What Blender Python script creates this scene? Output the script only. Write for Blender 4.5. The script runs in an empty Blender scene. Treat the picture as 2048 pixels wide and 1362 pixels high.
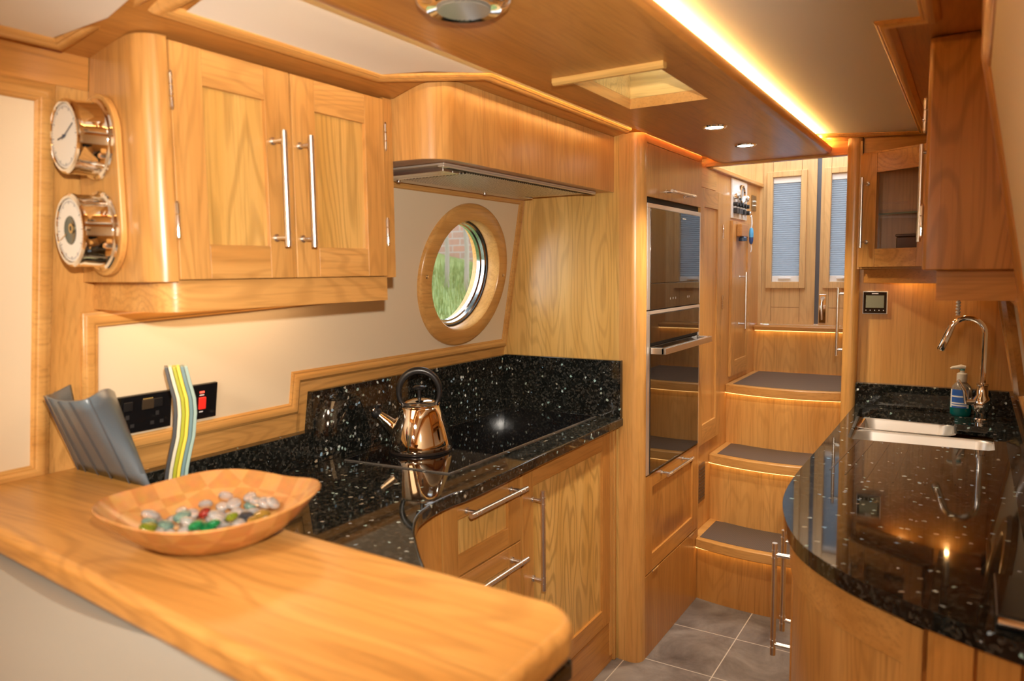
import bpy, bmesh, math, random
from mathutils import Vector, Matrix
random.seed(7)
PI = math.pi
SC = bpy.context.scene
COL = SC.collection

# ------------------------------------------------------------------ camera
H = 1.45
def make_camera():
    y, p, r = (math.radians(v) for v in (31.852, 5.363, -0.718))
    fh = Vector((-math.sin(y), math.cos(y), 0))
    fw = fh * math.cos(p) - Vector((0, 0, math.sin(p)))
    rt0 = Vector((math.cos(y), math.sin(y), 0))
    up0 = rt0.cross(fw)
    rt = rt0 * math.cos(r) + up0 * math.sin(r)
    up = -rt0 * math.sin(r) + up0 * math.cos(r)
    cam = bpy.data.cameras.new('camera')
    o = bpy.data.objects.new('camera', cam)
    COL.objects.link(o)
    m = Matrix((rt, up, -fw)).transposed().to_4x4()
    m.translation = Vector((0, 0, H))
    o.matrix_world = m
    cam.sensor_width = 36.0
    cam.lens = 1485.0 / 2048 * 36.0
    cam.clip_start = 0.02
    cam.dof.use_dof = True
    cam.dof.focus_distance = 2.75
    cam.dof.aperture_fstop = 3.3
    SC.camera = o
    return fw
FW = make_camera()
SC.view_settings.view_transform = 'Standard'
SC.view_settings.look = 'None'
SC.view_settings.gamma = 1.0
SC.view_settings.use_curve_mapping = False
SC.view_settings.exposure = 0.02
try:
    SC.cycles.use_denoising = True
    SC.cycles.denoiser = 'OPENIMAGEDENOISE'
    SC.cycles.denoising_input_passes = 'RGB_ALBEDO_NORMAL'
    SC.cycles.max_bounces = 10
    SC.cycles.transmission_bounces = 8
    SC.cycles.sample_clamp_indirect = 6.0
    SC.cycles.caustics_reflective = False
    SC.cycles.caustics_refractive = False
except Exception:
    pass

# ------------------------------------------------------------------ world (overcast daylight outside)
W = bpy.data.worlds.new('world')
SC.world = W
W.use_nodes = True
wn, wk = W.node_tree.nodes, W.node_tree.links
wn.clear()
wo = wn.new('ShaderNodeOutputWorld'); wb = wn.new('ShaderNodeBackground')
wb.inputs[0].default_value = (0.80, 0.90, 1.0, 1); wb.inputs[1].default_value = 6.5
wk.new(wb.outputs[0], wo.inputs[0])

# ------------------------------------------------------------------ lights
def light(name, typ, loc, target, energy, color, **k):
    l = bpy.data.lights.new(name, typ)
    l.energy = energy; l.color = color
    for a, v in k.items(): setattr(l, a, v)
    o = bpy.data.objects.new(name, l); COL.objects.link(o)
    o.location = loc
    if target is not None:
        o.rotation_euler = (Vector(target) - Vector(loc)).to_track_quat('-Z', 'Y').to_euler()
    return o
WARM = (1.0, 0.70, 0.38)
# the flash on top of the camera
light('camera_flash', 'SPOT', (0.030, 0.02, H + 0.145), (-1.40, 1.83, 1.36), 132.0, (1.0, 0.90, 0.78), spot_size=math.radians(72), spot_blend=0.60, shadow_soft_size=0.018)
# unseen area lamps added behind the camera for ambient light
for i, (x, y) in enumerate(((-0.73, -0.35), (-0.73, -1.5))):
    light('saloon_fill', 'AREA', (x, y, 1.885), (x, y, 0), 26.0, (1.0, 0.85, 0.68), shape='DISK', size=0.30)

# ------------------------------------------------------------------ materials
MATS = {}
def newmat(name):
    m = bpy.data.materials.new(name); m.use_nodes = True
    return m, m.node_tree.nodes, m.node_tree.links, m.node_tree.nodes['Principled BSDF']
def simple(name, col, rough=0.5, metal=0.0, **k):
    if name in MATS: return MATS[name]
    m, n, l, b = newmat(name)
    b.inputs['Base Color'].default_value = (*col, 1)
    b.inputs['Roughness'].default_value = rough
    b.inputs['Metallic'].default_value = metal
    for a, v in k.items(): b.inputs[a.replace('_', ' ')].default_value = v
    MATS[name] = m
    return m
def emit(name, col, s):
    if name in MATS: return MATS[name]
    m, n, l, b = newmat(name)
    b.inputs['Base Color'].default_value = (*col, 1)
    b.inputs['Emission Color'].default_value = (*col, 1)
    b.inputs['Emission Strength'].default_value = s
    MATS[name] = m
    return m
def oak(axis='Z', tone='mid', fig=0.5, rough=0.28):
    """lacquered oak veneer; axis = grain direction, fig = strength of the cathedral figure"""
    key = f'oak_{axis}_{tone}_{fig}_{rough}'
    if key in MATS: return MATS[key]
    m, n, l, b = newmat(key)
    tc = n.new('ShaderNodeTexCoord')
    oi = n.new('ShaderNodeObjectInfo')
    off = n.new('ShaderNodeVectorMath'); off.operation = 'SCALE'
    cmb = n.new('ShaderNodeCombineXYZ')
    for i in range(3): cmb.inputs[i].default_value = (7.3, 3.1, 5.7)[i]
    l.new(cmb.outputs[0], off.inputs[0]); l.new(oi.outputs['Random'], off.inputs['Scale'])
    add = n.new('ShaderNodeVectorMath'); add.operation = 'ADD'
    l.new(tc.outputs['Object'], add.inputs[0]); l.new(off.outputs[0], add.inputs[1])
    def mapped(s_al, s_ac):
        mp = n.new('ShaderNodeMapping')
        sc = [s_ac] * 3; sc['XYZ'.index(axis)] = s_al
        mp.inputs['Scale'].default_value = sc
        l.new(add.outputs[0], mp.inputs['Vector'])
        return mp
    # cathedral rings from the contours of a stretched noise
    m1 = mapped(0.9, 5.5)
    n1 = n.new('ShaderNodeTexNoise'); n1.inputs['Scale'].default_value = 1.0; n1.inputs['Detail'].default_value = 2.0; n1.inputs['Roughness'].default_value = 0.45
    l.new(m1.outputs[0], n1.inputs['Vector'])
    mu = n.new('ShaderNodeMath'); mu.operation = 'MULTIPLY'; mu.inputs[1].default_value = 150.0
    l.new(n1.outputs['Fac'], mu.inputs[0])
    si = n.new('ShaderNodeMath'); si.operation = 'SINE'; l.new(mu.outputs[0], si.inputs[0])
    mr = n.new('ShaderNodeMapRange'); mr.inputs['From Min'].default_value = 0.1; mr.inputs['From Max'].default_value = 1.0
    l.new(si.outputs[0], mr.inputs['Value'])
    # fine pores
    m2 = mapped(6.0, 170.0)
    n2 = n.new('ShaderNodeTexNoise'); n2.inputs['Scale'].default_value = 1.0; n2.inputs['Detail'].default_value = 3.0
    l.new(m2.outputs[0], n2.inputs['Vector'])
    # broad streaks
    m3 = mapped(0.9, 16.0)
    n3 = n.new('ShaderNodeTexNoise'); n3.inputs['Scale'].default_value = 1.0; n3.inputs['Detail'].default_value = 4.0
    l.new(m3.outputs[0], n3.inputs['Vector'])
    tones = {'mid': ((0.66, 0.360, 0.112), (0.52, 0.248, 0.062)),
             'pale': ((0.72, 0.445, 0.140), (0.57, 0.315, 0.076)),
             'red': ((0.56, 0.265, 0.066), (0.44, 0.185, 0.038)),
             'bar': ((0.54, 0.272, 0.072), (0.43, 0.190, 0.042)),
             'back': ((0.70, 0.45, 0.20), (0.58, 0.34, 0.13))}
    hi, lo = tones[tone]
    def mix(fac, a, c, mode='MIX'):
        x = n.new('ShaderNodeMix'); x.data_type = 'RGBA'; x.blend_type = mode
        for s, v in ((0, fac), (6, a), (7, c)):
            if isinstance(v, (int, float)): x.inputs[s].default_value = v
            elif isinstance(v, tuple): x.inputs[s].default_value = (*v, 1)
            else: l.new(v, x.inputs[s])
        return x.outputs[2]
    def scaled(sock, a, bb=0.0):
        x = n.new('ShaderNodeMath'); x.operation = 'MULTIPLY_ADD'; x.inputs[1].default_value = a; x.inputs[2].default_value = bb
        x.use_clamp = True
        l.new(sock, x.inputs[0]); return x.outputs[0]
    c = mix(scaled(n3.outputs['Fac'], 2.2, -0.70), hi, lo)
    dark = tuple(v * 0.55 for v in lo)
    c = mix(scaled(mr.outputs[0], fig*0.55), c, dark)
    pr = n.new('ShaderNodeMapRange'); pr.inputs['From Min'].default_value = 0.50; pr.inputs['From Max'].default_value = 0.75
    l.new(n2.outputs['Fac'], pr.inputs['Value'])
    c = mix(scaled(pr.outputs[0], 0.44), c, dark)
    # each board a little different
    hs = n.new('ShaderNodeHueSaturation')
    vv = n.new('ShaderNodeMath'); vv.operation = 'MULTIPLY_ADD'; vv.inputs[1].default_value = 0.14; vv.inputs[2].default_value = 0.93
    l.new(oi.outputs['Random'], vv.inputs[0]); l.new(vv.outputs[0], hs.inputs['Value'])
    l.new(c, hs.inputs['Color'])
    l.new(hs.outputs[0], b.inputs['Base Color'])
    b.inputs['Roughness'].default_value = rough
    b.inputs['Specular IOR Level'].default_value = 0.45
    bp = n.new('ShaderNodeBump'); bp.inputs['Strength'].default_value = 0.05; bp.inputs['Distance'].default_value = 0.002
    l.new(pr.outputs[0], bp.inputs['Height']); l.new(bp.outputs[0], b.inputs['Normal'])
    MATS[key] = m
    return m
def granite():
    if 'granite' in MATS: return MATS['granite']
    m, n, l, b = newmat('granite')
    tc = n.new('ShaderNodeTexCoord')
    nz = n.new('ShaderNodeTexNoise'); nz.inputs['Scale'].default_value = 160; nz.inputs['Detail'].default_value = 3
    l.new(tc.outputs['Object'], nz.inputs['Vector'])
    sc_ = n.new('ShaderNodeVectorMath'); sc_.operation = 'SCALE'; sc_.inputs['Scale'].default_value = 0.012
    l.new(nz.outputs['Color'], sc_.inputs[0])
    wp = n.new('ShaderNodeVectorMath'); wp.operation = 'ADD'
    l.new(tc.outputs['Object'], wp.inputs[0]); l.new(sc_.outputs[0], wp.inputs[1])
    def vor(scale, feature='F1'):
        v = n.new('ShaderNodeTexVoronoi'); v.inputs['Scale'].default_value = scale; v.feature = feature
        l.new(wp.outputs[0], v.inputs['Vector']); return v
    v1 = vor(170.0); v2 = vor(82.0)
    sp = n.new('ShaderNodeSeparateColor'); l.new(v1.outputs['Color'], sp.inputs[0])
    r1 = n.new('ShaderNodeValToRGB'); cr = r1.color_ramp
    cr.elements[0].position = 0.0; cr.elements[0].color = (0.004, 0.005, 0.004, 1)
    cr.elements[1].position = 1.0; cr.elements[1].color = (0.062, 0.058, 0.048, 1)
    e = cr.elements.new(0.45); e.color = (0.008, 0.009, 0.008, 1)
    e = cr.elements.new(0.75); e.color = (0.019, 0.021, 0.019, 1)
    l.new(sp.outputs['Red'], r1.inputs[0])
    s2 = n.new('ShaderNodeSeparateColor'); l.new(v2.outputs['Color'], s2.inputs[0])
    # a few bright labradorite crystals
    gt = n.new('ShaderNodeMath'); gt.operation = 'GREATER_THAN'; gt.inputs[1].default_value = 0.938
    l.new(s2.outputs['Red'], gt.inputs[0])
    lt = n.new('ShaderNodeMath'); lt.operation = 'LESS_THAN'; lt.inputs[1].default_value = 0.36
    l.new(v2.outputs['Distance'], lt.inputs[0])
    mm = n.new('ShaderNodeMath'); mm.operation = 'MULTIPLY'; l.new(gt.outputs[0], mm.inputs[0]); l.new(lt.outputs[0], mm.inputs[1])
    r2 = n.new('ShaderNodeValToRGB'); c2 = r2.color_ramp
    c2.elements[0].color = (0.22, 0.42, 0.62, 1); c2.elements[1].color = (0.85, 0.90, 0.88, 1)
    e = c2.elements.new(0.5); e.color = (0.40, 0.34, 0.24, 1)
    e = c2.elements.new(0.75); e.color = (0.30, 0.50, 0.48, 1)
    l.new(s2.outputs['Green'], r2.inputs[0])
    x = n.new('ShaderNodeMix'); x.data_type = 'RGBA'
    l.new(mm.outputs[0], x.inputs[0]); l.new(r1.outputs[0], x.inputs[6]); l.new(r2.outputs[0], x.inputs[7])
    l.new(x.outputs[2], b.inputs['Base Color'])
    b.inputs['Roughness'].default_value = 0.045
    b.inputs['IOR'].default_value = 1.58
    MATS['granite'] = m
    return m
def cream(name='cream', col=(0.72, 0.60, 0.42)):
    if name in MATS: return MATS[name]
    m, n, l, b = newmat(name)
    tc = n.new('ShaderNodeTexCoord')
    ns = n.new('ShaderNodeTexNoise'); ns.inputs['Scale'].default_value = 260.0; ns.inputs['Detail'].default_value = 2
    l.new(tc.outputs['Object'], ns.inputs['Vector'])
    bp = n.new('ShaderNodeBump'); bp.inputs['Strength'].default_value = 0.08; bp.inputs['Distance'].default_value = 0.001
    l.new(ns.outputs['Fac'], bp.inputs['Height']); l.new(bp.outputs[0], b.inputs['Normal'])
    b.inputs['Base Color'].default_value = (*col, 1); b.inputs['Roughness'].default_value = 0.62
    MATS[name] = m
    return m
def tiles():
    m, n, l, b = newmat('slate_tiles')
    tc = n.new('ShaderNodeTexCoord')
    mp = n.new('ShaderNodeMapping'); mp.inputs['Location'].default_value = TILE_OFF
    l.new(tc.outputs['Object'], mp.inputs['Vector'])
    br = n.new('ShaderNodeTexBrick'); br.offset = 0.0; br.squash = 1.0
    br.inputs['Scale'].default_value = 1.0; br.inputs['Mortar Size'].default_value = 0.0022
    br.inputs['Brick Width'].default_value = 0.316; br.inputs['Row Height'].default_value = 0.316
    br.inputs['Color1'].default_value = (1, 1, 1, 1); br.inputs['Color2'].default_value = (0.86, 0.86, 0.86, 1)
    br.inputs['Mortar'].default_value = (0, 0, 0, 1); br.inputs['Mortar Smooth'].default_value = 0.2
    l.new(mp.outputs[0], br.inputs['Vector'])
    n1 = n.new('ShaderNodeTexNoise'); n1.inputs['Scale'].default_value = 5.5; n1.inputs['Detail'].default_value = 8; n1.inputs['Roughness'].default_value = 0.65; n1.inputs['Distortion'].default_value = 0.6
    l.new(tc.outputs['Object'], n1.inputs['Vector'])
    r = n.new('ShaderNodeValToRGB')
    r.color_ramp.elements[0].position = 0.30; r.color_ramp.elements[0].color = (0.085, 0.070, 0.064, 1)
    r.color_ramp.elements[1].position = 0.72; r.color_ramp.elements[1].color = (0.30, 0.270, 0.245, 1)
    l.new(n1.outputs['Fac'], r.inputs[0])
    mu = n.new('ShaderNodeMix'); mu.data_type = 'RGBA'; mu.blend_type = 'MULTIPLY'; mu.inputs[0].default_value = 1
    l.new(r.outputs[0], mu.inputs[6]); l.new(br.outputs['Color'], mu.inputs[7])
    x = n.new('ShaderNodeMix'); x.data_type = 'RGBA'
    l.new(br.outputs['Fac'], x.inputs[0]); l.new(mu.outputs[2], x.inputs[6]); x.inputs[7].default_value = (0.55, 0.50, 0.42, 1)
    l.new(x.outputs[2], b.inputs['Base Color'])
    b.inputs['Roughness'].default_value = 0.36
    bp = n.new('ShaderNodeBump'); bp.inputs['Strength'].default_value = 0.12; bp.inputs['Distance'].default_value = 0.004
    l.new(n1.outputs['Fac'], bp.inputs['Height']); l.new(bp.outputs[0], b.inputs['Normal'])
    return m
TILE_OFF = (0.739, 0.018, 0)
STEEL = simple('brushed_steel', (0.76, 0.74, 0.70), 0.26, 0.96)
CHROME = simple('chrome', (0.88, 0.86, 0.83), 0.04, 1.0)
KETTLE = simple('polished_steel', (0.90, 0.84, 0.76), 0.035, 1.0)
BLACKGL = simple('black_glass', (0.004, 0.004, 0.005), 0.02, 0.0, IOR=1.55)
OVENGL = simple('oven_glass', (0.012, 0.009, 0.007), 0.03, 0.0, IOR=2.1)
BLACK = simple('black_plastic', (0.012, 0.012, 0.013), 0.3)
DARK = simple('dark_gap', (0.010, 0.007, 0.005), 0.7)
WHITE = simple('white_plastic', (0.80, 0.79, 0.76), 0.35)
GRANITE = granite()
CREAM = cream()
CREAMC = cream('ceiling_cream', (0.80, 0.76, 0.68))
OZ, OY, OX = oak('Z'), oak('Y'), oak('X')
OZp = oak('Z', 'pale', 0.75)
OZr, OYr, OXr = oak('Z', 'red', 0.25), oak('Y', 'red', 0.25), oak('X', 'red', 0.25)
OZs, OYs = oak('Z', 'mid', 0.2), oak('Y', 'mid', 0.2)
def thin_glass():
    m, n, l, b = newmat('clear_glass')
    n.remove(b)
    tr = n.new('ShaderNodeBsdfTransparent'); gl = n.new('ShaderNodeBsdfGlossy'); gl.inputs['Roughness'].default_value = 0.01
    mx = n.new('ShaderNodeMixShader')
    mx.inputs[0].default_value = 0.07; l.new(tr.outputs[0], mx.inputs[1]); l.new(gl.outputs[0], mx.inputs[2]); l.new(mx.outputs[0], n['Material Output'].inputs[0])
    return m
GLASS = thin_glass()
def frosted():
    m, n, l, b = newmat('frosted')
    n.remove(b)
    tr = n.new('ShaderNodeBsdfTranslucent'); tr.inputs[0].default_value = (0.85, 0.88, 0.9, 1)
    l.new(tr.outputs[0], n['Material Output'].inputs[0])
    return m

# ------------------------------------------------------------------ object helpers
def setp(o, label=None, cat=None, group=None, kind=None):
    if label: o['label'] = label
    if cat: o['category'] = cat
    if group: o['group'] = group
    if kind: o['kind'] = kind
def wloc(p):
    v = Vector((0, 0, 0))
    while p is not None:
        v += p.location; p = p.parent
    return v
def thing(name, label, cat, loc, group=None):
    o = bpy.data.objects.new(name, None); COL.objects.link(o)
    o.location = loc; o.empty_display_size = 0.05
    setp(o, label, cat, group)
    return o
def obj(name, bm, mat, parent=None, loc=None, smooth=True, bevel=0.0, seg=2, label=None, cat=None, group=None, kind=None):
    """bm is in world coordinates"""
    bmesh.ops.recalc_face_normals(bm, faces=bm.faces)
    me = bpy.data.meshes.new(name)
    o = bpy.data.objects.new(name, me); COL.objects.link(o)
    base = wloc(parent) if parent is not None else Vector((0, 0, 0))
    if loc is None:
        loc = base
    loc = Vector(loc)
    bmesh.ops.translate(bm, verts=bm.verts, vec=-loc)
    bm.to_mesh(me); bm.free()
    if parent is not None: o.parent = parent
    o.location = loc - base
    for mm in (mat if isinstance(mat, (list, tuple)) else [mat]): me.materials.append(mm)
    if smooth:
        for p in me.polygons: p.use_smooth = True
        me.set_sharp_from_angle(angle=math.radians(35))
    if bevel:
        md = o.modifiers.new('bevel', 'BEVEL'); md.width = bevel; md.segments = seg; md.limit_method = 'ANGLE'; md.angle_limit = math.radians(40)
        md.harden_normals = True
    setp(o, label, cat, group, kind)
    return o
def NB(): return bmesh.new()
def box(bm, lo, hi, mi=0):
    x0, y0, z0 = lo; x1, y1, z1 = hi
    v = [bm.verts.new(c) for c in ((x0,y0,z0),(x1,y0,z0),(x1,y1,z0),(x0,y1,z0),(x0,y0,z1),(x1,y0,z1),(x1,y1,z1),(x0,y1,z1))]
    for f in ((0,1,2,3),(4,5,6,7),(0,1,5,4),(1,2,6,5),(2,3,7,6),(3,0,4,7)):
        bm.faces.new([v[i] for i in f]).material_index = mi
    return v
def bx(lo, hi):
    bm = NB(); box(bm, lo, hi); return bm
def lbox(bm, M, lo, hi, mi=0):
    v = box(bm, lo, hi, mi)
    for q in v: q.co = M @ q.co
def quad(bm, pts, mi=0):
    f = bm.faces.new([bm.verts.new(p) for p in pts]); f.material_index = mi; return f
def prism(bm, pts, z0, z1, M=None):
    M = M or Matrix.Identity(4)
    a = [bm.verts.new(M @ Vector((p[0], p[1], z0))) for p in pts]
    b = [bm.verts.new(M @ Vector((p[0], p[1], z1))) for p in pts]
    n = len(pts)
    bm.faces.new(a[::-1]); bm.faces.new(b)
    for i in range(n): bm.faces.new((a[i], a[(i+1) % n], b[(i+1) % n], b[i]))
def arc(cx, cy, r, a0, a1, n=10, ry=None):
    ry = r if ry is None else ry
    return [(cx + r*math.cos(math.radians(a0+(a1-a0)*i/n)), cy + ry*math.sin(math.radians(a0+(a1-a0)*i/n))) for i in range(n+1)]
def frame_to(axis, c):
    z = Vector(axis).normalized()
    return Matrix.Translation(Vector(c)) @ z.to_track_quat('Z', 'Y').to_matrix().to_4x4()
def cyl(bm, c, axis, r, h, r2=None, n=24, M=None):
    """cylinder from c along axis"""
    r2 = r if r2 is None else r2
    T = M if M is not None else frame_to(axis, c)
    a = [bm.verts.new(T @ Vector((r*math.cos(2*PI*i/n), r*math.sin(2*PI*i/n), 0))) for i in range(n)]
    b = [bm.verts.new(T @ Vector((r2*math.cos(2*PI*i/n), r2*math.sin(2*PI*i/n), h))) for i in range(n)]
    bm.faces.new(a[::-1]); bm.faces.new(b)
    for i in range(n): bm.faces.new((a[i], a[(i+1) % n], b[(i+1) % n], b[i]))
def lathe(bm, prof, c, axis=(0, 0, 1), n=40, M=None, cap=True):
    T = M if M is not None else frame_to(axis, c)
    rings = []
    for (r, h) in prof:
        if r < 1e-6: rings.append([bm.verts.new(T @ Vector((0, 0, h)))])
        else: rings.append([bm.verts.new(T @ Vector((r*math.cos(2*PI*i/n), r*math.sin(2*PI*i/n), h))) for i in range(n)])
    for a, b in zip(rings, rings[1:]):
        if len(a) == 1 and len(b) == 1: continue
        for i in range(n):
            j = (i+1) % n
            if len(a) == 1: bm.faces.new((a[0], b[j], b[i]))
            elif len(b) == 1: bm.faces.new((a[i], a[j], b[0]))
            else: bm.faces.new((a[i], a[j], b[j], b[i]))
def tube(bm, pts, r, n=12, closed=False):
    pts = [Vector(p) for p in pts]
    rs = r if isinstance(r, (list, tuple)) else [r]*len(pts)
    rings = []; prev = None
    m = len(pts)
    for k, p in enumerate(pts):
        if closed: t = (pts[(k+1) % m] - pts[k-1]).normalized()
        else: t = (pts[min(k+1, m-1)] - pts[max(k-1, 0)]).normalized()
        if prev is None:
            u = t.orthogonal().normalized()
        else:
            u = (prev - t * prev.dot(t)).normalized()
        prev = u; w = t.cross(u)
        rings.append([bm.verts.new(p + (u*math.cos(2*PI*i/n) + w*math.sin(2*PI*i/n))*rs[k]) for i in range(n)])
    rng = range(m if closed else m-1)
    for k in rng:
        a, b = rings[k], rings[(k+1) % m]
        for i in range(n): bm.faces.new((a[i], a[(i+1) % n], b[(i+1) % n], b[i]))
    if not closed:
        bm.faces.new(rings[0][::-1]); bm.faces.new(rings[-1])
def fillet(pts, r, n=6):
    """round the corners of an open 3D polyline"""
    pts = [Vector(p) for p in pts]; out = [pts[0]]
    for a, b, c in zip(pts, pts[1:], pts[2:]):
        d1 = (a-b).normalized(); d2 = (c-b).normalized()
        for i in range(n+1):
            t = i/n
            p = b + d1*r*(1-t)**2 + d2*r*t**2
            out.append(p)
    out.append(pts[-1]); return out
def holed(bm, M, outer, holes, th, mi=0):
    """a plate with holes, outline in local xy, thickness th along local z"""
    before = set(bm.faces)
    edges = []
    for loop in [outer] + holes:
        vs = [bm.verts.new((p[0], p[1], 0)) for p in loop]
        for i in range(len(vs)): edges.append(bm.edges.new((vs[i], vs[(i+1) % len(vs)])))
    r = bmesh.ops.triangle_fill(bm, use_beauty=True, use_dissolve=False, edges=edges)
    fs = [g for g in r['geom'] if isinstance(g, bmesh.types.BMFace)]
    e = bmesh.ops.extrude_face_region(bm, geom=fs)
    nv = [g for g in e['geom'] if isinstance(g, bmesh.types.BMVert)]
    bmesh.ops.translate(bm, verts=nv, vec=(0, 0, th))
    for f in bm.faces:
        if f not in before: f.material_index = mi
    vs = set(v for f in bm.faces if f not in before for v in f.verts)
    for v in vs: v.co = M @ v.co
def mould(bm, path, N, prof, closed=True):
    """sweep a moulding profile [(side, height)] along a polyline lying in a plane with normal N; side is to the left of travel"""
    N = Vector(N).normalized(); path = [Vector(p) for p in path]; m = len(path)
    rings = []
    for k in range(m):
        a = path[k-1] if (k > 0 or closed) else None
        c = path[(k+1) % m] if (k < m-1 or closed) else None
        s1 = N.cross((path[k]-a).normalized()) if a is not None else None
        s2 = N.cross((c-path[k]).normalized()) if c is not None else None
        if s1 is None: s = s2
        elif s2 is None: s = s1
        else:
            s = (s1 + s2)
            s = s / max(s.dot(s1), 0.2) if s.length > 1e-6 else s1
        rings.append([bm.verts.new(path[k] + s*o + N*h) for (o, h) in prof])
    q = len(prof)
    for k in range(m if closed else m-1):
        a, b = rings[k], rings[(k+1) % m]
        for i in range(q): bm.faces.new((a[i], a[(i+1) % q], b[(i+1) % q], b[i]))
    if not closed:
        bm.faces.new(rings[0][::-1]); bm.faces.new(rings[-1])
def trimprof(w=0.030, h=0.014):
    return [(0, 0), (0, h*0.35), (w*0.12, h*0.62), (w*0.22, h*0.62), (w*0.30, h*0.80), (w*0.50, h), (w*0.72, h*0.92), (w*0.85, h*0.62), (w*0.93, h*0.55), (w, h*0.35), (w, 0)]

def shaker(parent, M, w, h, t=0.020, st=0.075, rt=0.072, rb=0.075, vmat=None, hmat=None, pmat=None, name='door', panel='panel', glass=False, label=None):
    """framed door; local x = width, y = height, z = outwards; back face at z=0"""
    bm = NB(); g = 0.0012
    lbox(bm, M, (g, g, 0), (st, h-g, t), 0); lbox(bm, M, (w-st, g, 0), (w-g, h-g, t), 0)
    lbox(bm, M, (st, g, 0), (w-st, rb, t-0.0004), 1); lbox(bm, M, (st, h-rt, 0), (w-st, h-g, t-0.0004), 1)
    d = obj(name, bm, [vmat or OZ, hmat or OY], parent, smooth=False, bevel=0.0012, seg=1, label=label)
    bm = NB()
    lbox(bm, M, (st-0.004, rb-0.004, 0.004), (w-st+0.004, h-rt+0.004, t-0.009 if not glass else 0.008))
    obj(panel if not glass else 'pane', bm, (pmat or OZp) if not glass else GLASS, d, smooth=False)
    return d
def bar_handle(parent, p0, p1, out, r=0.0055, reach=0.032, ins=0.018, label=None):
    p0, p1, out = Vector(p0), Vector(p1), Vector(out).normalized()
    ax = (p1-p0).normalized(); L = (p1-p0).length
    bm = NB()
    cyl(bm, p0, ax, r, L, n=20)
    for s in (ins, L-ins):
        q = p0 + ax*s
        cyl(bm, q - out*reach, out, r*0.8, reach, n=14)
        cyl(bm, q - out*reach, out, r*1.35, 0.004, n=18)
        for dd in (-r*1.6, r*1.2):
            cyl(bm, q + ax*dd, ax, r*1.13, r*0.45, n=20)
    return obj('handle', bm, STEEL, parent, label=label)
def hinge(parent, c, u, n, h=0.062):
    """butt hinge: knuckle along z"""
    c, u, n = Vector(c), Vector(u).normalized(), Vector(n).normalized()
    bm = NB()
    for k in range(3):
        cyl(bm, c + Vector((0, 0, -h/2 + k*h/3 + 0.001)) + n*0.002, (0, 0, 1), 0.0042, h/3-0.002, n=12)
    for s in (-h/2-0.003, h/2):
        cyl(bm, c + Vector((0, 0, s)) + n*0.002, (0, 0, 1), 0.0026, 0.003, n=10)
    return obj('hinge', bm, CHROME, parent)

# ------------------------------------------------------------------ hull side geometry
def xl(z): return -1.566 + 0.1663*(z - 1.159)      # left lining surface
def xr(z): return 0.150 - 0.17*(z - 1.0)           # right lining surface
NL = Vector((1, 0, -0.1663)).normalized(); UL = Vector((0.1663, 0, 1)).normalized()
NR = Vector((-1, 0, -0.17)).normalized(); UR = Vector((-0.17, 0, 1)).normalized()
def LP(y, z, off=0.0): return Vector((xl(z), y, z)) + NL*off
def RP(y, z, off=0.0): return Vector((xr(z), y, z)) + NR*off
# local frame on the left lining: x = along y, y = up the slope, z = inwards
ML = Matrix((Vector((0, 1, 0)), UL, NL)).transposed().to_4x4()
ML.translation = Vector((xl(0), 0, 0))
KL = UL.z
def lw(y, z): return (y, z/KL)
CEIL = [(-1.50, 1.858), (-1.45, 1.862), (-1.22, 1.873), (-1.095, 1.915), (-1.03, 1.926), (-0.95, 1.944), (-0.85, 1.955), (-0.62, 1.958), (-0.52, 1.953), (-0.40, 1.944), (-0.20, 1.928), (-0.08, 1.921), (0.04, 1.915)]
def zc(x):
    for (a, za), (b, zb) in zip(CEIL, CEIL[1:]):
        if a <= x <= b: return za + (zb-za)*(x-a)/(b-a)
    return CEIL[0][1] if x < CEIL[0][0] else CEIL[-1][1]

Y0, Y1 = -3.0, 4.26
PC = (2.130, 1.437)          # porthole centre (y, z) on the left lining
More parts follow.
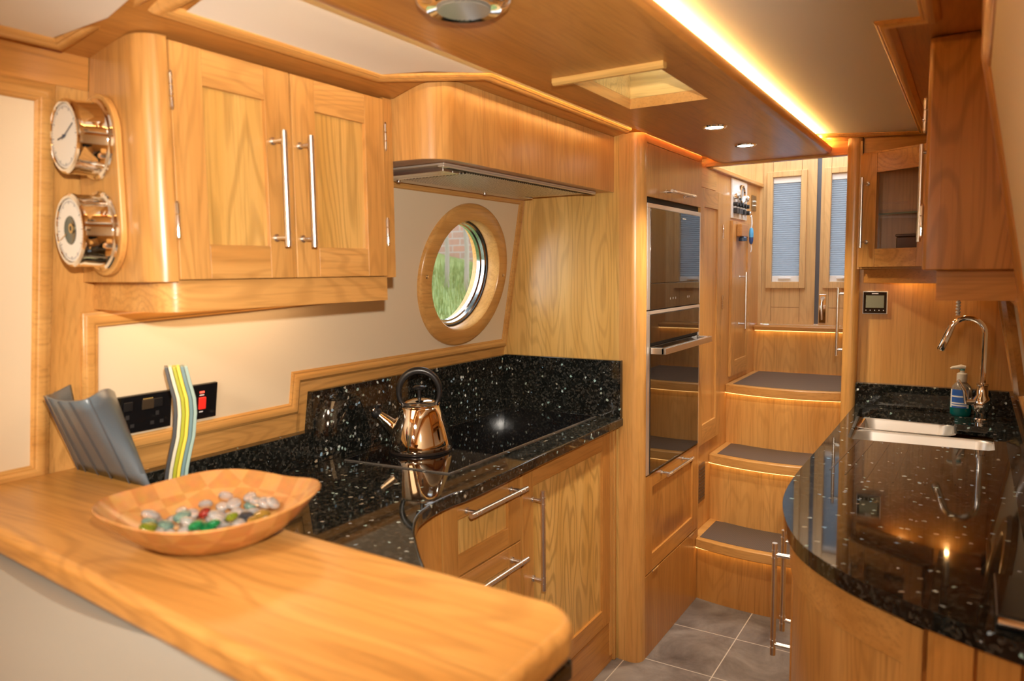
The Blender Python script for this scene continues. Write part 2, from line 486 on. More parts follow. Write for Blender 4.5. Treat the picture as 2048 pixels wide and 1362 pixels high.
# ------------------------------------------------------------------ setting
def structure():

    bm = bx((-1.85, Y0, -0.05), (0.35, Y1, 0.0))
    obj('floor', bm, tiles(), kind='structure', smooth=False)
    # left lining with the porthole hole
    bm = NB()
    hole = [(PC[0]+0.20*1.03*math.cos(a), PC[1]/KL+0.20*math.sin(a)) for a in [2*PI*i/64 for i in range(64)]]
    holed(bm, ML, [lw(Y0, -0.02), lw(3.2, -0.02), lw(3.2, 1.88), lw(Y0, 1.88)], [hole], -0.02)
    obj('wall_left', bm, OZs, kind='structure', smooth=False)
    # outer hull skin so no daylight leaks
    bm = NB()
    holed(bm, ML, [lw(Y0-0.1, -0.1), lw(4.4, -0.1), lw(4.4, 2.02), lw(Y0-0.1, 2.02)], [hole], -0.006)
    for v in bm.verts: v.co -= NL*0.10
    obj('wall_left_hull', bm, simple('hull_steel', (0.02, 0.05, 0.03), 0.4), kind='structure', smooth=False)
    # right lining
    bm = NB()
    a = [RP(Y0, -0.02), RP(3.16, -0.02), RP(3.16, 1.95), RP(Y0, 1.95)]
    quad(bm, a); quad(bm, [p - NR*0.02 for p in a][::-1])
    for i in range(4): quad(bm, [a[i], a[(i+1) % 4], a[(i+1) % 4]-NR*0.02, a[i]-NR*0.02])
    bmesh.ops.remove_doubles(bm, verts=bm.verts, dist=1e-5)
    obj('wall_right', bm, OZr, kind='structure', smooth=False)
    # wall behind the camera
    obj('wall_back', bx((-1.85, Y0-0.05, 0), (0.35, Y0, 2.0)), OZs, kind='structure', smooth=False)
    # end wall behind the sink
    obj('wall_end', bx((-0.418, 3.126, 0), (0.30, 3.165, 2.0)), oak('Z', 'mid', 0.12), kind='structure', smooth=False)
    # stairwell sides
    obj('wall_stairs_left', bx((-1.06, 3.12, 0), (-1.015, Y1, 1.905)), OZs, kind='structure', smooth=False)
    obj('wall_stairs_right', bx((-0.418, 3.165, 0), (-0.378, Y1, 2.3)), OZs, kind='structure', smooth=False)
    obj('wall_stairs_upper', bx((-1.08, 3.30, 1.90), (-1.045, Y1, 2.35)), oak('Z', 'back', 0.1), kind='structure', smooth=False)
    obj('wall_stern_jamb', bx((-1.10, 4.225, 1.137), (-0.9985, 4.30, 2.35)), oak('Z', 'back', 0.1), kind='structure', smooth=False)
    obj('wall_stern', bx((-1.16, 4.263, 0.0), (-0.37, 4.30, 1.13)), OX, kind='structure', smooth=False)
    # ceiling
    bm = NB()
    def strip(pts, ya, yb):
        v0 = [bm.verts.new((x, ya, z)) for x, z in pts]; v1 = [bm.verts.new((x, yb, z)) for x, z in pts]
        u0 = [bm.verts.new((x, ya, z+0.02)) for x, z in pts]; u1 = [bm.verts.new((x, yb, z+0.02)) for x, z in pts]
        n = len(pts)
        for i in range(n-1):
            bm.faces.new((v0[i], v0[i+1], v1[i+1], v1[i])); bm.faces.new((u0[i], u1[i], u1[i+1], u0[i+1]))
            bm.faces.new((v0[i], u0[i], u0[i+1], v0[i+1])); bm.faces.new((v1[i], v1[i+1], u1[i+1], u1[i]))
        bm.faces.new((v0[0], v1[0], u1[0], u0[0])); bm.faces.new((v0[-1], u0[-1], u1[-1], v1[-1]))
    pts = CEIL + [(0.09, 1.912)]
    strip(pts, Y0, 1.60)
    hx0, hx1, hy0, hy1 = -0.843, -0.620, 1.612, 2.005
    strip([p for p in pts if p[0] < hx0-0.02] + [(hx0-0.013, zc(hx0))], 1.60, 2.02)
    strip([(hx1+0.013, zc(hx1))] + [p for p in pts if p[0] > hx1+0.02], 1.60, 2.02)
    strip(pts, 2.02, 3.29)
    obj('ceiling', bm, OYr, kind='structure')
    # roof skin over the galley
    bm = NB(); box(bm, (-1.75, Y0-0.05, 2.10), (0.35, 1.60, 2.12)); box(bm, (-1.75, 2.02, 2.10), (0.35, 3.29, 2.12))
    box(bm, (-1.75, 1.60, 2.10), (hx0, 2.02, 2.12)); box(bm, (hx1, 1.60, 2.10), (0.35, 2.02, 2.12))
    box(bm, (0.30, Y0, 1.9), (0.35, Y1, 2.12)); box(bm, (-1.75, 3.29, 1.88), (-1.14, 4.4, 2.12)); box(bm, (-0.39, 3.29, 1.88), (0.35, 4.4, 2.12))
    obj('ceiling_roof', bm, simple('hull_steel', (0.02, 0.05, 0.03), 0.4), kind='structure', smooth=False)
    # cream ceiling panels
    def cpanel(pts, nm='ceiling_panel'):
        b = NB()
        xs = sorted(set([p[0] for p in pts] + [c[0] for c in CEIL if min(p[0] for p in pts) < c[0] < max(p[0] for p in pts)]))
        vs = [b.verts.new((p[0], p[1], 0)) for p in pts]
        f = b.faces.new(vs)
        for x in xs[1:-1]:
            bmesh.ops.bisect_plane(b, geom=b.verts[:]+b.edges[:]+b.faces[:], plane_co=(x, 0, 0), plane_no=(1, 0, 0))
        for v in b.verts: v.co.z = zc(v.co.x) - 0.003
        return obj(nm, b, CREAMC, kind='structure')
    G1 = [(-1.15, 0.82), (-0.93, 0.84), (-0.93, 2.40), (-1.012, 2.38), (-1.012, 1.545), (-1.15, 1.31)]
    cpanel(G1)
    cpanel([(-1.375, -2.8), (-0.93, -2.8), (-0.93, 0.74), (-1.375, 0.715)])
    R1 = [(-0.54, -2.8), (-0.105, -2.8), (-0.105, 1.645), (-0.185, 1.645), (-0.185, 3.04), (-0.54, 3.04)]
    cpanel(R1)
    # mouldings round the ceiling panels
    def cm(path, nm, closed=False, w=0.034, h=0.016):
        b = NB()
        mould(b, [(x, y, zc(x)) for x, y in path], (0, 0, -1), trimprof(w, h), closed)
        obj(nm, b, oak('Y', 'mid', 0.1), kind='structure')
    cm([(-0.95, 0.822), (-1.15, 0.80), (-1.15, 1.315), (-1.012, 1.55), (-1.012, 2.42)][::-1], 'trim_1')
    cm([(-0.90, 0.742), (-1.375, 0.718), (-1.375, -2.8)], 'trim_2')
    cm([(-0.105, -2.8), (-0.105, 1.645), (-0.185, 1.645), (-0.185, 3.04), (-0.56, 3.04)], 'trim_3')
    # left wall: horizontal band under the ceiling
    bm = NB()
    for (ya, yb) in ((Y0, 0.815),):
        a = [LP(ya, 1.803, 0.004), LP(yb, 1.803, 0.004), LP(yb, 1.866, 0.004), LP(ya, 1.866, 0.004)]
        quad(bm, a)
        quad(bm, [a[0], a[1], LP(yb, 1.803), LP(ya, 1.803)])
    obj('trim_4', bm, OYr, kind='structure', smooth=False)
    # cream panels on the left lining
    def lpanel(pts, holes, nm, off=0.003):
        b = NB(); holed(b, Matrix.Translation(NL*off) @ ML, [lw(*p) for p in pts], holes, -0.003)
        obj(nm, b, CREAM, kind='structure', smooth=False)
    P1 = [(0.848, 1.345), (1.562, 1.368), (1.562, 1.700), (2.432, 1.700), (2.432, 1.186), (1.376, 1.186), (1.376, 1.098), (0.855, 1.098)]
    lpanel([(p[0], p[1]) for p in P1][::-1], [hole], 'wall_left_panel')
    P2 = [(-0.6, 1.078), (0.720, 1.078), (0.720, 1.768), (-0.6, 1.768)]
    lpanel(P2, [], 'wall_left_panel')
    def lm(pts, nm, w=0.034, h=0.014):
        b = NB(); mould(b, [LP(y, z) for y, z in pts], NL, trimprof(w, h), True); obj(nm, b, oak('Y', 'mid', 0.15), kind='structure')
    lm(P1, 'trim_5', 0.034)
    lm(P2[::-1], 'trim_6', 0.036)
    # horizontal boards between moulding and granite
    bm = NB()
    for (ya, yb, za, zb) in ((0.83, 1.420, 0.90, 1.066), (1.408, 2.46, 0.90, 1.154)):
        a = [LP(ya, za, 0.004), LP(yb, za, 0.004), LP(yb, zb, 0.004), LP(ya, zb, 0.004)]
        quad(bm, a)
    obj('trim_7', bm, OY, kind='structure', smooth=False)
    # right lining: cream panel + moulding, forward of the galley cupboards and behind the worktop
    def rpanel(pts, nm):
        b = NB(); quad(b, [RP(y, z, 0.003) for y, z in pts]); obj(nm, b, CREAM, kind='structure', smooth=False)
    def rm(pts, nm, w=0.034):
        b = NB(); mould(b, [RP(y, z) for y, z in pts], NR, trimprof(w, 0.014), True); obj(nm, b, oak('Z', 'red', 0.15), kind='structure')
    Q1 = [(-1.0, 1.42), (1.70, 1.42), (1.70, 1.80), (-1.0, 1.80)]
    Q1 = [(-1.0, 1.10), (1.60, 1.10), (1.60, 1.80), (-1.0, 1.80)]
    rpanel(Q1, 'wall_right_panel'); rm(Q1, 'trim_8', 0.05)
    Q2 = [(1.75, 1.07), (3.04, 1.07), (3.04, 1.355), (1.75, 1.355)]
    rpanel(Q2, 'wall_right_panel'); rm(Q2, 'trim_9')
structure()

# ------------------------------------------------------------------ porthole
def porthole():
    C = LP(*PC)
    M = Matrix((Vector((0, 1, 0)), UL, NL)).transposed().to_4x4(); M.translation = C
    M = M @ Matrix.Diagonal((1.03, 1, 1, 1))
    bm = NB()
    lathe(bm, [(0.190, -0.10), (0.190, 0.012), (0.194, 0.018), (0.200, 0.020), (0.240, 0.020), (0.247, 0.016), (0.250, 0.010), (0.250, 0.0), (0.198, 0.0), (0.198, -0.10), (0.190, -0.10)], None, M=M, n=72)
    w = obj('window_1', bm, oak('Y', 'mid', 0.35), kind='structure')
    bm = NB()
    lathe(bm, [(0.190, -0.052), (0.189, -0.038), (0.183, -0.034), (0.178, -0.038), (0.176, -0.050), (0.171, -0.054), (0.171, -0.068), (0.19, -0.068)], None, M=M, n=72)
    obj('porthole_rim', bm, simple('rim_steel', (0.50, 0.50, 0.50), 0.13, 1.0), w)
    bm = NB(); lathe(bm, [(0.1895, -0.036), (0.1895, -0.030), (0.184, -0.031), (0.184, -0.036)], None, M=M, n=72); obj('gasket', bm, BLACK, w)
    bm = NB()
    lathe(bm, [(0, -0.062), (0.172, -0.062), (0.172, -0.065), (0, -0.065)], None, M=M, n=64)
    obj('pane', bm, GLASS, w)
    for s in (-1, 1):
        bm = NB(); T = M @ Matrix.Translation((s*0.222, 0.0, 0.020))
        lathe(bm, [(0.0, 0.003), (0.004, 0.0025), (0.006, 0.0)], None, M=T, n=14)
        obj('screw', bm, CHROME, w)
    # right-hand porthole above the sink, seen edge-on
    M2 = Matrix((Vector((0, -1, 0)), UR, NR)).transposed().to_4x4(); M2.translation = RP(2.45, 1.30)
    bm = NB()
    lathe(bm, [(0.150, -0.01), (0.150, 0.022), (0.158, 0.028), (0.200, 0.028), (0.210, 0.018), (0.210, 0.0)], None, M=M2, n=64)
    w2 = obj('window_2', bm, oak('Y', 'red', 0.35), kind='structure')
    bm = NB(); lathe(bm, [(0, 0.004), (0.151, 0.004), (0.151, 0.002), (0, 0.002)], None, M=M2, n=48)
    obj('pane', bm, BLACKGL, w2)
    # second porthole trim: grey bank, wall and trees outside
    m, n, l, b = newmat('grass_bank')
    tc = n.new('ShaderNodeTexCoord'); ns = n.new('ShaderNodeTexNoise'); ns.inputs['Scale'].default_value = 9; ns.inputs['Detail'].default_value = 8; ns.inputs['Roughness'].default_value = 0.75
    mp = n.new('ShaderNodeMapping'); mp.inputs['Scale'].default_value = (1, 2.5, 0.6)
    l.new(tc.outputs['Object'], mp.inputs[0]); l.new(mp.outputs[0], ns.inputs['Vector'])
    r = n.new('ShaderNodeValToRGB'); r.color_ramp.elements[0].position = 0.3; r.color_ramp.elements[0].color = (0.030, 0.055, 0.008, 1)
    r.color_ramp.elements[1].position = 0.75; r.color_ramp.elements[1].color = (0.20, 0.205, 0.065, 1)
    e = r.color_ramp.elements.new(0.5); e.color = (0.085, 0.120, 0.020, 1)
    l.new(ns.outputs['Fac'], r.inputs[0]); l.new(r.outputs[0], b.inputs['Base Color']); b.inputs['Roughness'].default_value = 0.9
    bm = NB()
    rnd = random.Random(3)
    X = [-2.0 - 0.25*i for i in range(26)]; Yy = [1.0 + 0.4*i for i in range(28)]
    g = [[bm.verts.new((x, y, 0.66 + (-(x+2.0))*0.200 + 0.03*math.sin(3*x+2*y) + rnd.uniform(-.03, .03))) for y in Yy] for x in X]
    for i in range(len(X)-1):
        for j in range(len(Yy)-1): bm.faces.new((g[i][j], g[i+1][j], g[i+1][j+1], g[i][j+1]))
    obj('grass_bank', bm, m, kind='stuff', cat='grass', label='bright green sloping grass bank seen through the porthole')
    bm = NB()
    rnd = random.Random(5)
    for k in range(5200):
        x = -2.6 - rnd.random()**0.7*3.6; y = 3.0 + rnd.random()*6.5
        z = 0.64 + (-(x+2.0))*0.200
        h = 0.10 + rnd.random()*0.16; a = rnd.random()*PI; dx, dy = math.cos(a)*0.006, math.sin(a)*0.006
        tx, ty = rnd.uniform(-.05, .05), rnd.uniform(-.05, .05)
        bm.faces.new([bm.verts.new(p) for p in ((x-dx, y-dy, z), (x+dx, y+dy, z), (x+tx, y+ty, z+h))])
    obj('tall_grass', bm, m, kind='stuff', cat='grass', smooth=False, label='longer grass blades growing on the bank outside the porthole')
    m, n, l, b = newmat('brickwork')
    tc = n.new('ShaderNodeTexCoord'); br = n.new('ShaderNodeTexBrick'); br.inputs['Scale'].default_value = 1
    mp = n.new('ShaderNodeMapping'); mp.inputs['Rotation'].default_value = (PI/2, 0, 0); l.new(tc.outputs['Object'], mp.inputs[0]); l.new(mp.outputs[0], br.inputs['Vector'])
    br.inputs['Brick Width'].default_value = 0.30; br.inputs['Row Height'].default_value = 0.11; br.inputs['Mortar Size'].default_value = 0.010
    br.inputs['Color1'].default_value = (0.22, 0.095, 0.055, 1); br.inputs['Color2'].default_value = (0.17, 0.10, 0.07, 1); br.inputs['Mortar'].default_value = (0.20, 0.165, 0.13, 1)
    l.new(br.outputs['Color'], b.inputs['Base Color']); b.inputs['Roughness'].default_value = 0.9
    bm = NB(); box(bm, (-9.0, 9.8, 0.2), (-4.9, 10.05, 4.5))
    obj('brick_wall', bm, m, smooth=False, cat='wall', label='red brick wall standing beyond the grass outside the porthole')
    for k, (x, y, hh) in enumerate(((-4.55, 6.6, 2.6), (-4.9, 6.9, 2.9), (-5.25, 7.0, 2.4))):
        t = thing('young_tree', ('slim tree trunk left of its two neighbours outside the porthole', 'middle slim tree trunk outside the porthole', 'slim tree trunk nearest the brick wall outside the porthole')[0 if k == 2 else (1 if k == 1 else 2)], 'tree', (x, y, 0.9), 'young trees on the bank')
        bm = NB(); tube(bm, [(x, y, 0.9), (x+0.03, y, 1.7), (x-0.04, y+0.02, 2.4), (x, y, 0.9+hh)], [0.030, 0.026, 0.022, 0.012])
        obj('trunk', bm, simple('bark', (0.17, 0.14, 0.10), 0.9), t)
        bm = NB(); rr = random.Random(k)
        for q in range(260):
            c = Vector((x+rr.gauss(0, .35), y+rr.gauss(0, .35), 2.2+rr.random()*1.4)); s = 0.05
            u = Vector((rr.uniform(-1, 1), rr.uniform(-1, 1), rr.uniform(-1, 1))).normalized()*s; v = u.orthogonal().normalized()*s
            bm.faces.new([bm.verts.new(p) for p in (c-u, c+v, c+u, c-v)])
        obj('foliage', bm, simple('leaf', (0.05, 0.11, 0.015), 0.8), t, smooth=False)
porthole()

# ------------------------------------------------------------------ ceiling soffit with its lights
def soffit():
    SX0, SX1, ZB = -0.925, -0.541, 1.900
    t = thing('ceiling_soffit', 'long oak lighting soffit hanging down the middle of the ceiling with a square skylight well', 'soffit', (-0.733, 1.0, 1.9))
    hx0, hx1, hy0, hy1 = -0.843, -0.620, 1.612, 2.005
    bm = NB()
    prof_l = [(SX0, ZB), (-0.945, 1.902), (-0.962, 1.908), (-0.972, 1.918), (-0.975, 1.928), (SX0, 1.928)]
    prof_r = [(-0.505, 1.928), (-0.505, 1.914), (-0.512, 1.904), (-0.525, 1.900), (SX1, ZB), (SX1, 1.928)]
    Mx = Matrix(((1, 0, 0, 0), (0, 0, 1, 0), (0, 1, 0, 0), (0, 0, 0, 1)))   # (x,z,y) -> (x,y,z)
    for pr in (prof_l, prof_r):
        prism(bm, pr, -2.6, 3.262, Mx)
    box(bm, (SX0, -2.6, ZB), (SX1, hy0, 1.928)); box(bm, (SX0, hy1, ZB), (SX1, 3.262, 1.928))
    box(bm, (SX0, hy0, ZB), (hx0, hy1, 1.928)); box(bm, (hx1, hy0, ZB), (SX1, hy1, 1.928))
    bmesh.ops.remove_doubles(bm, verts=bm.verts, dist=1e-5)
    obj('soffit_board', bm, oak('Y', 'red', 0.2), t)
    # spine that holds it to the ceiling
    bm = NB(); box(bm, (-0.90, -2.55, 1.928), (-0.86, 3.24, 1.96)); box(bm, (-0.60, -2.55, 1.928), (-0.57, 3.24, 1.96))
    obj('spacer', bm, oak('Y', 'red', 0.2), t, smooth=False)
    # well lining
    bm = NB()
    box(bm, (hx0-0.012, hy0-0.012, 1.9285), (hx0, hy1+0.012, 2.13)); box(bm, (hx1, hy0-0.012, 1.9285), (hx1+0.012, hy1+0.012, 2.13))
    box(bm, (hx0, hy0-0.012, 1.9285), (hx1, hy0, 2.13)); box(bm, (hx0, hy1, 1.9285), (hx1, hy1+0.012, 2.13))
    obj('well_lining', bm, oak('X', 'pale', 0.7), t, smooth=False)
    bm = NB(); mould(bm, [(hx0-0.022, hy0-0.028, ZB), (hx1+0.03, hy0-0.028, ZB)], (0, 0, -1), [(0, 0), (0, .010), (-.006, .015), (-.016, .015), (-.022, .010), (-.022, 0)], False)
    obj('blind_rail', bm, oak('X', 'pale', 0.1), t)
    bm = bx((hx0-0.01, hy0-0.01, 2.095), (hx1+0.01, hy1+0.01, 2.100))
    obj('skylight', bm, frosted(), t, smooth=False)
    # LED strips along both edges
    for (xa, xb, nm, s) in ((-0.520, -0.511, 'right', 105), (-0.972, -0.960, 'left', 85)):
        bm = bx((xa, -2.4, 1.9285), (xb, 3.255, 1.9305))
        tag = 'bright warm LED strip lighting the ceiling along the soffit edge above the sink side' if nm == 'right' else 'thin warm LED strip glowing along the soffit edge beside the extractor housing'
        obj('led_strip', bm, emit('led_'+nm, (1.0, 0.56, 0.16) if nm == 'right' else (1.0, 0.61, 0.20), s), smooth=False, label=tag, cat='light strip', loc=(xa, 0, 1.9285))
    # downlights
    for (x, y, lb) in ((-0.724, 2.408, 'lit round recessed downlight nearer the skylight well'), (-0.733, 2.825, 'lit round recessed downlight farther off, near the steps')):
        d = thing('downlight', lb, 'light', (x, y, ZB), 'downlights in the soffit')
        bm = NB(); lathe(bm, [(0.029, 0.0), (0.031, -0.004), (0.036, -0.004), (0.040, 0.0), (0.029, 0.0)], (x, y, ZB)); obj('bezel', bm, CHROME, d)
        bm = NB(); lathe(bm, [(0.0, -0.002), (0.028, -0.0022), (0.029, 0.0)], (x, y, ZB)); obj('lens', bm, emit('lamp_white', (1.0, 0.88, 0.72), 40), d)
        light('downlight_beam', 'SPOT', (x, y, ZB-0.012), (x, y, 0), 42, (1.0, 0.82, 0.60), spot_size=math.radians(110), spot_blend=0.7, shadow_soft_size=0.03)
    # large round ceiling lamp, unlit
    x, y = -0.735, 1.045
    d = thing('ceiling_lamp', 'unlit round chrome ceiling lamp with ribbed glass under the soffit', 'light', (x, y, ZB))
    bm = NB(); lathe(bm, [(0.045, -0.018), (0.062, -0.020), (0.076, -0.012), (0.082, 0.0)], (x, y, ZB)); obj('rim', bm, CHROME, d)
    bm = NB(); lathe(bm, [(0.0, -0.019), (0.030, -0.018), (0.046, -0.015)], (x, y, ZB))
    for k in range(-9, 10):
        w = math.sqrt(max(0.0002, 0.044**2-(k*0.0047)**2)); box(bm, (x-w, y+k*0.0047-0.0012, ZB-0.0215), (x+w, y+k*0.0047+0.0012, ZB-0.0185))
    obj('ribbed_lens', bm, simple('ribbed', (0.30, 0.27, 0.22), 0.12, 0.3), d)
    # header across the head of the steps
    bm = NB(); box(bm, (-1.05, 3.262, 1.892), (-0.378, 3.30, 2.10)); obj('trim_10', bm, OX, kind='structure', smooth=False, bevel=0.003)
soffit()

# ------------------------------------------------------------------ left wall cupboard
def left_cupboard():
    t = thing('wall_cupboard', 'oak wall cupboard with two framed doors and a rounded end carrying the clock', 'cupboard', (-1.22, 1.0, 1.436))
    zb, zt = 1.438, 1.868
    # outline in plan: end panel leaning slightly, rounded corner, front
    fx = -1.240
    plan = [(-1.53, 0.817), (-1.278, 0.784)] + [( -1.278 + 0.040*math.sin(a), 0.784+0.040 - 0.040*math.cos(a)) for a in [PI/2*i/8 for i in range(1, 9)]] + [(fx, 0.828), (fx, 1.423), (-1.53, 1.423)]
    plan = [(-1.53, 0.817), (-1.275, 0.786)] + [(-1.270 + 0.048*math.sin(a), 0.826 - 0.041*math.cos(a)) for a in [PI/2*i/8 for i in range(1, 9)]] + [(-1.222, 0.8285), (fx, 0.8285), (fx, 1.3925), (-1.222, 1.3925), (-1.222, 1.424), (-1.50, 1.424)]
    bm = NB(); prism(bm, plan, zb, zt)
    # trim the back to the sloping lining
    for v in bm.verts:
        if v.co.x < -1.45: v.co.x = xl(v.co.z) + 0.001
    obj('carcass', bm, OZ, t)
    M = Matrix((Vector((0, 1, 0)), Vector((0, 0, 1)), Vector((1, 0, 0)))).transposed().to_4x4()
    M.translation = Vector((fx, 0.829, zb+0.002))
    d1 = shaker(t, M, 0.273, zt-zb-0.006, t=0.021, st=0.066, rt=0.068, rb=0.066, label='left framed oak door')
    M = M.copy(); M.translation = Vector((fx, 1.104, zb+0.002))
    d2 = shaker(t, M, 0.287, zt-zb-0.006, t=0.021, st=0.066, rt=0.068, rb=0.066, label='right framed oak door')
    bar_handle(d1, (-1.182, 1.050, 1.505), (-1.182, 1.050, 1.735), (1, 0, 0), r=0.0058, reach=0.037)
    bar_handle(d2, (-1.182, 1.121, 1.505), (-1.182, 1.121, 1.735), (1, 0, 0), r=0.0058, reach=0.037)
    for z in (1.775, 1.548):
        hinge(d1, (-1.219, 0.829, z), (0, 1, 0), (1, 0, 0)); hinge(d2, (-1.219, 1.3935, z), (0, 1, 0), (1, 0, 0))
    # pelmet under it
    pp = [(-1.53, 0.840), (-1.510, 0.838), (-1.285, 0.810)] + [(-1.278 + 0.046*math.sin(a), 0.852 - 0.042*math.cos(a)) for a in [PI/2*i/8 for i in range(1, 9)]] + [(-1.232, 1.402), (-1.25, 1.402), (-1.25, 0.87), (-1.29, 0.835), (-1.53, 0.858)]
    bm = NB(); prism(bm, pp, 1.382, 1.4396); obj('pelmet', bm, OY, t)
    # light under it
    bm = bx((-1.47, 0.88, 1.4285), (-1.30, 1.36, 1.4365)); obj('undershelf_light', bm, emit('led_under', (1.0, 0.64, 0.33), 5.0), t, smooth=False)
    # plaque for the clocks
    e = (Vector((-1.275, 0.786, 0)) - Vector((-1.53, 0.817, 0))).normalized(); nn = Vector((e.y, -e.x, 0))
    Mp = Matrix((e, Vector((0, 0, 1)), nn)).transposed().to_4x4()
    Mp.translation = Vector((-1.389, 0.817 - (1.53-1.389)*(0.817-0.786)/0.255, 0))
    r = 0.082
    pts = [(a, b) for a, b in arc(0, 1.702, r, 0, 180, 20)] + [(a, b) for a, b in arc(0, 1.532, r, 180, 360, 20)]
    bm = NB(); prism(bm, pts, 0.0, 0.012, Mp); obj('mounting_board', bm, oak('Z', 'mid', 0.15), t, bevel=0.003)
    return Mp
MP = left_cupboard()

def clock(name, label, cat, u, z, inner):
    M = MP @ Matrix.Translation((u, z, 0.012))
    c = M.translation
    t = thing(name, label, cat, c)
    bm = NB()
    lathe(bm, [(0.0, 0.0), (0.074, 0.0), (0.0745, 0.003), (0.073, 0.006), (0.0675, 0.008), (0.0660, 0.011), (0.0655, 0.046), (0.0665, 0.050), (0.066, 0.054), (0.062, 0.057), (0.058, 0.0565), (0.057, 0.053), (0.0, 0.053)], None, M=M, n=56)
    for k in range(2):
        a = k*PI
        T = M @ Matrix.Translation((0.0665*math.cos(a), 0.0665*math.sin(a), 0.048)); cyl(bm, None, None, 0.0035, 0.007, n=12, M=T)
    obj('case', bm, CHROME, t)
    bm = NB(); lathe(bm, [(0.0, 0.0545), (0.056, 0.0545), (0.057, 0.053)], None, M=M, n=48); f = obj('dial', bm, simple('dial', (0.72, 0.71, 0.66), 0.35), t)
    ink = simple('dial_ink', (0.05, 0.06, 0.09), 0.5)
    bm = NB()
    for k in range(60):
        a = 2*PI*k/60; r0 = 0.047 if k % 5 == 0 else 0.050; w = 0.0007 if k % 5 == 0 else 0.0003
        T = M @ Matrix.Rotation(a, 4, 'Z'); lbox(bm, T, (r0, -w, 0.0546), (0.053, w, 0.0550))
    obj('markings', bm, ink, t, smooth=False)
    if not inner:
        bm = NB()
        for (a, L, w, b) in ((math.radians(24), 0.044, 0.0009, 0.010), (math.radians(187), 0.028, 0.0013, 0.008)):
            T = M @ Matrix.Rotation(a, 4, 'Z'); lbox(bm, T, (-b, -w, 0.0555), (L, w, 0.0562))
        cyl(bm, None, None, 0.003, 0.003, n=12, M=M @ Matrix.Translation((0, 0, 0.0546)))
        obj('hand', bm, ink, t, smooth=False)
    else:
        bm = NB(); lathe(bm, [(0.0, 0.0550), (0.023, 0.0550), (0.025, 0.0556), (0.026, 0.0546)], None, M=M, n=32); obj('movement_window', bm, simple('movement', (0.10, 0.13, 0.12), 0.2, 0.6), t)
        bm = NB(); lathe(bm, [(0.005, 0.0562), (0.009, 0.0562), (0.009, 0.0552)], None, M=M @ Matrix.Translation((0.006, 0.003, 0)), n=20)
        T = M @ Matrix.Rotation(math.radians(200), 4, 'Z'); lbox(bm, T, (0.018, -0.0008, 0.0555), (0.048, 0.0008, 0.056))
        obj('hand', bm, simple('brass', (0.7, 0.5, 0.2), 0.25, 1.0), t, smooth=False)
clock('wall_clock', 'upper chrome ship clock with a white dial and two hands', 'clock', 0.004, 1.700, False)
clock('barometer', 'lower chrome barometer with a white dial and a dark round middle', 'barometer', 0.002, 1.533, True)

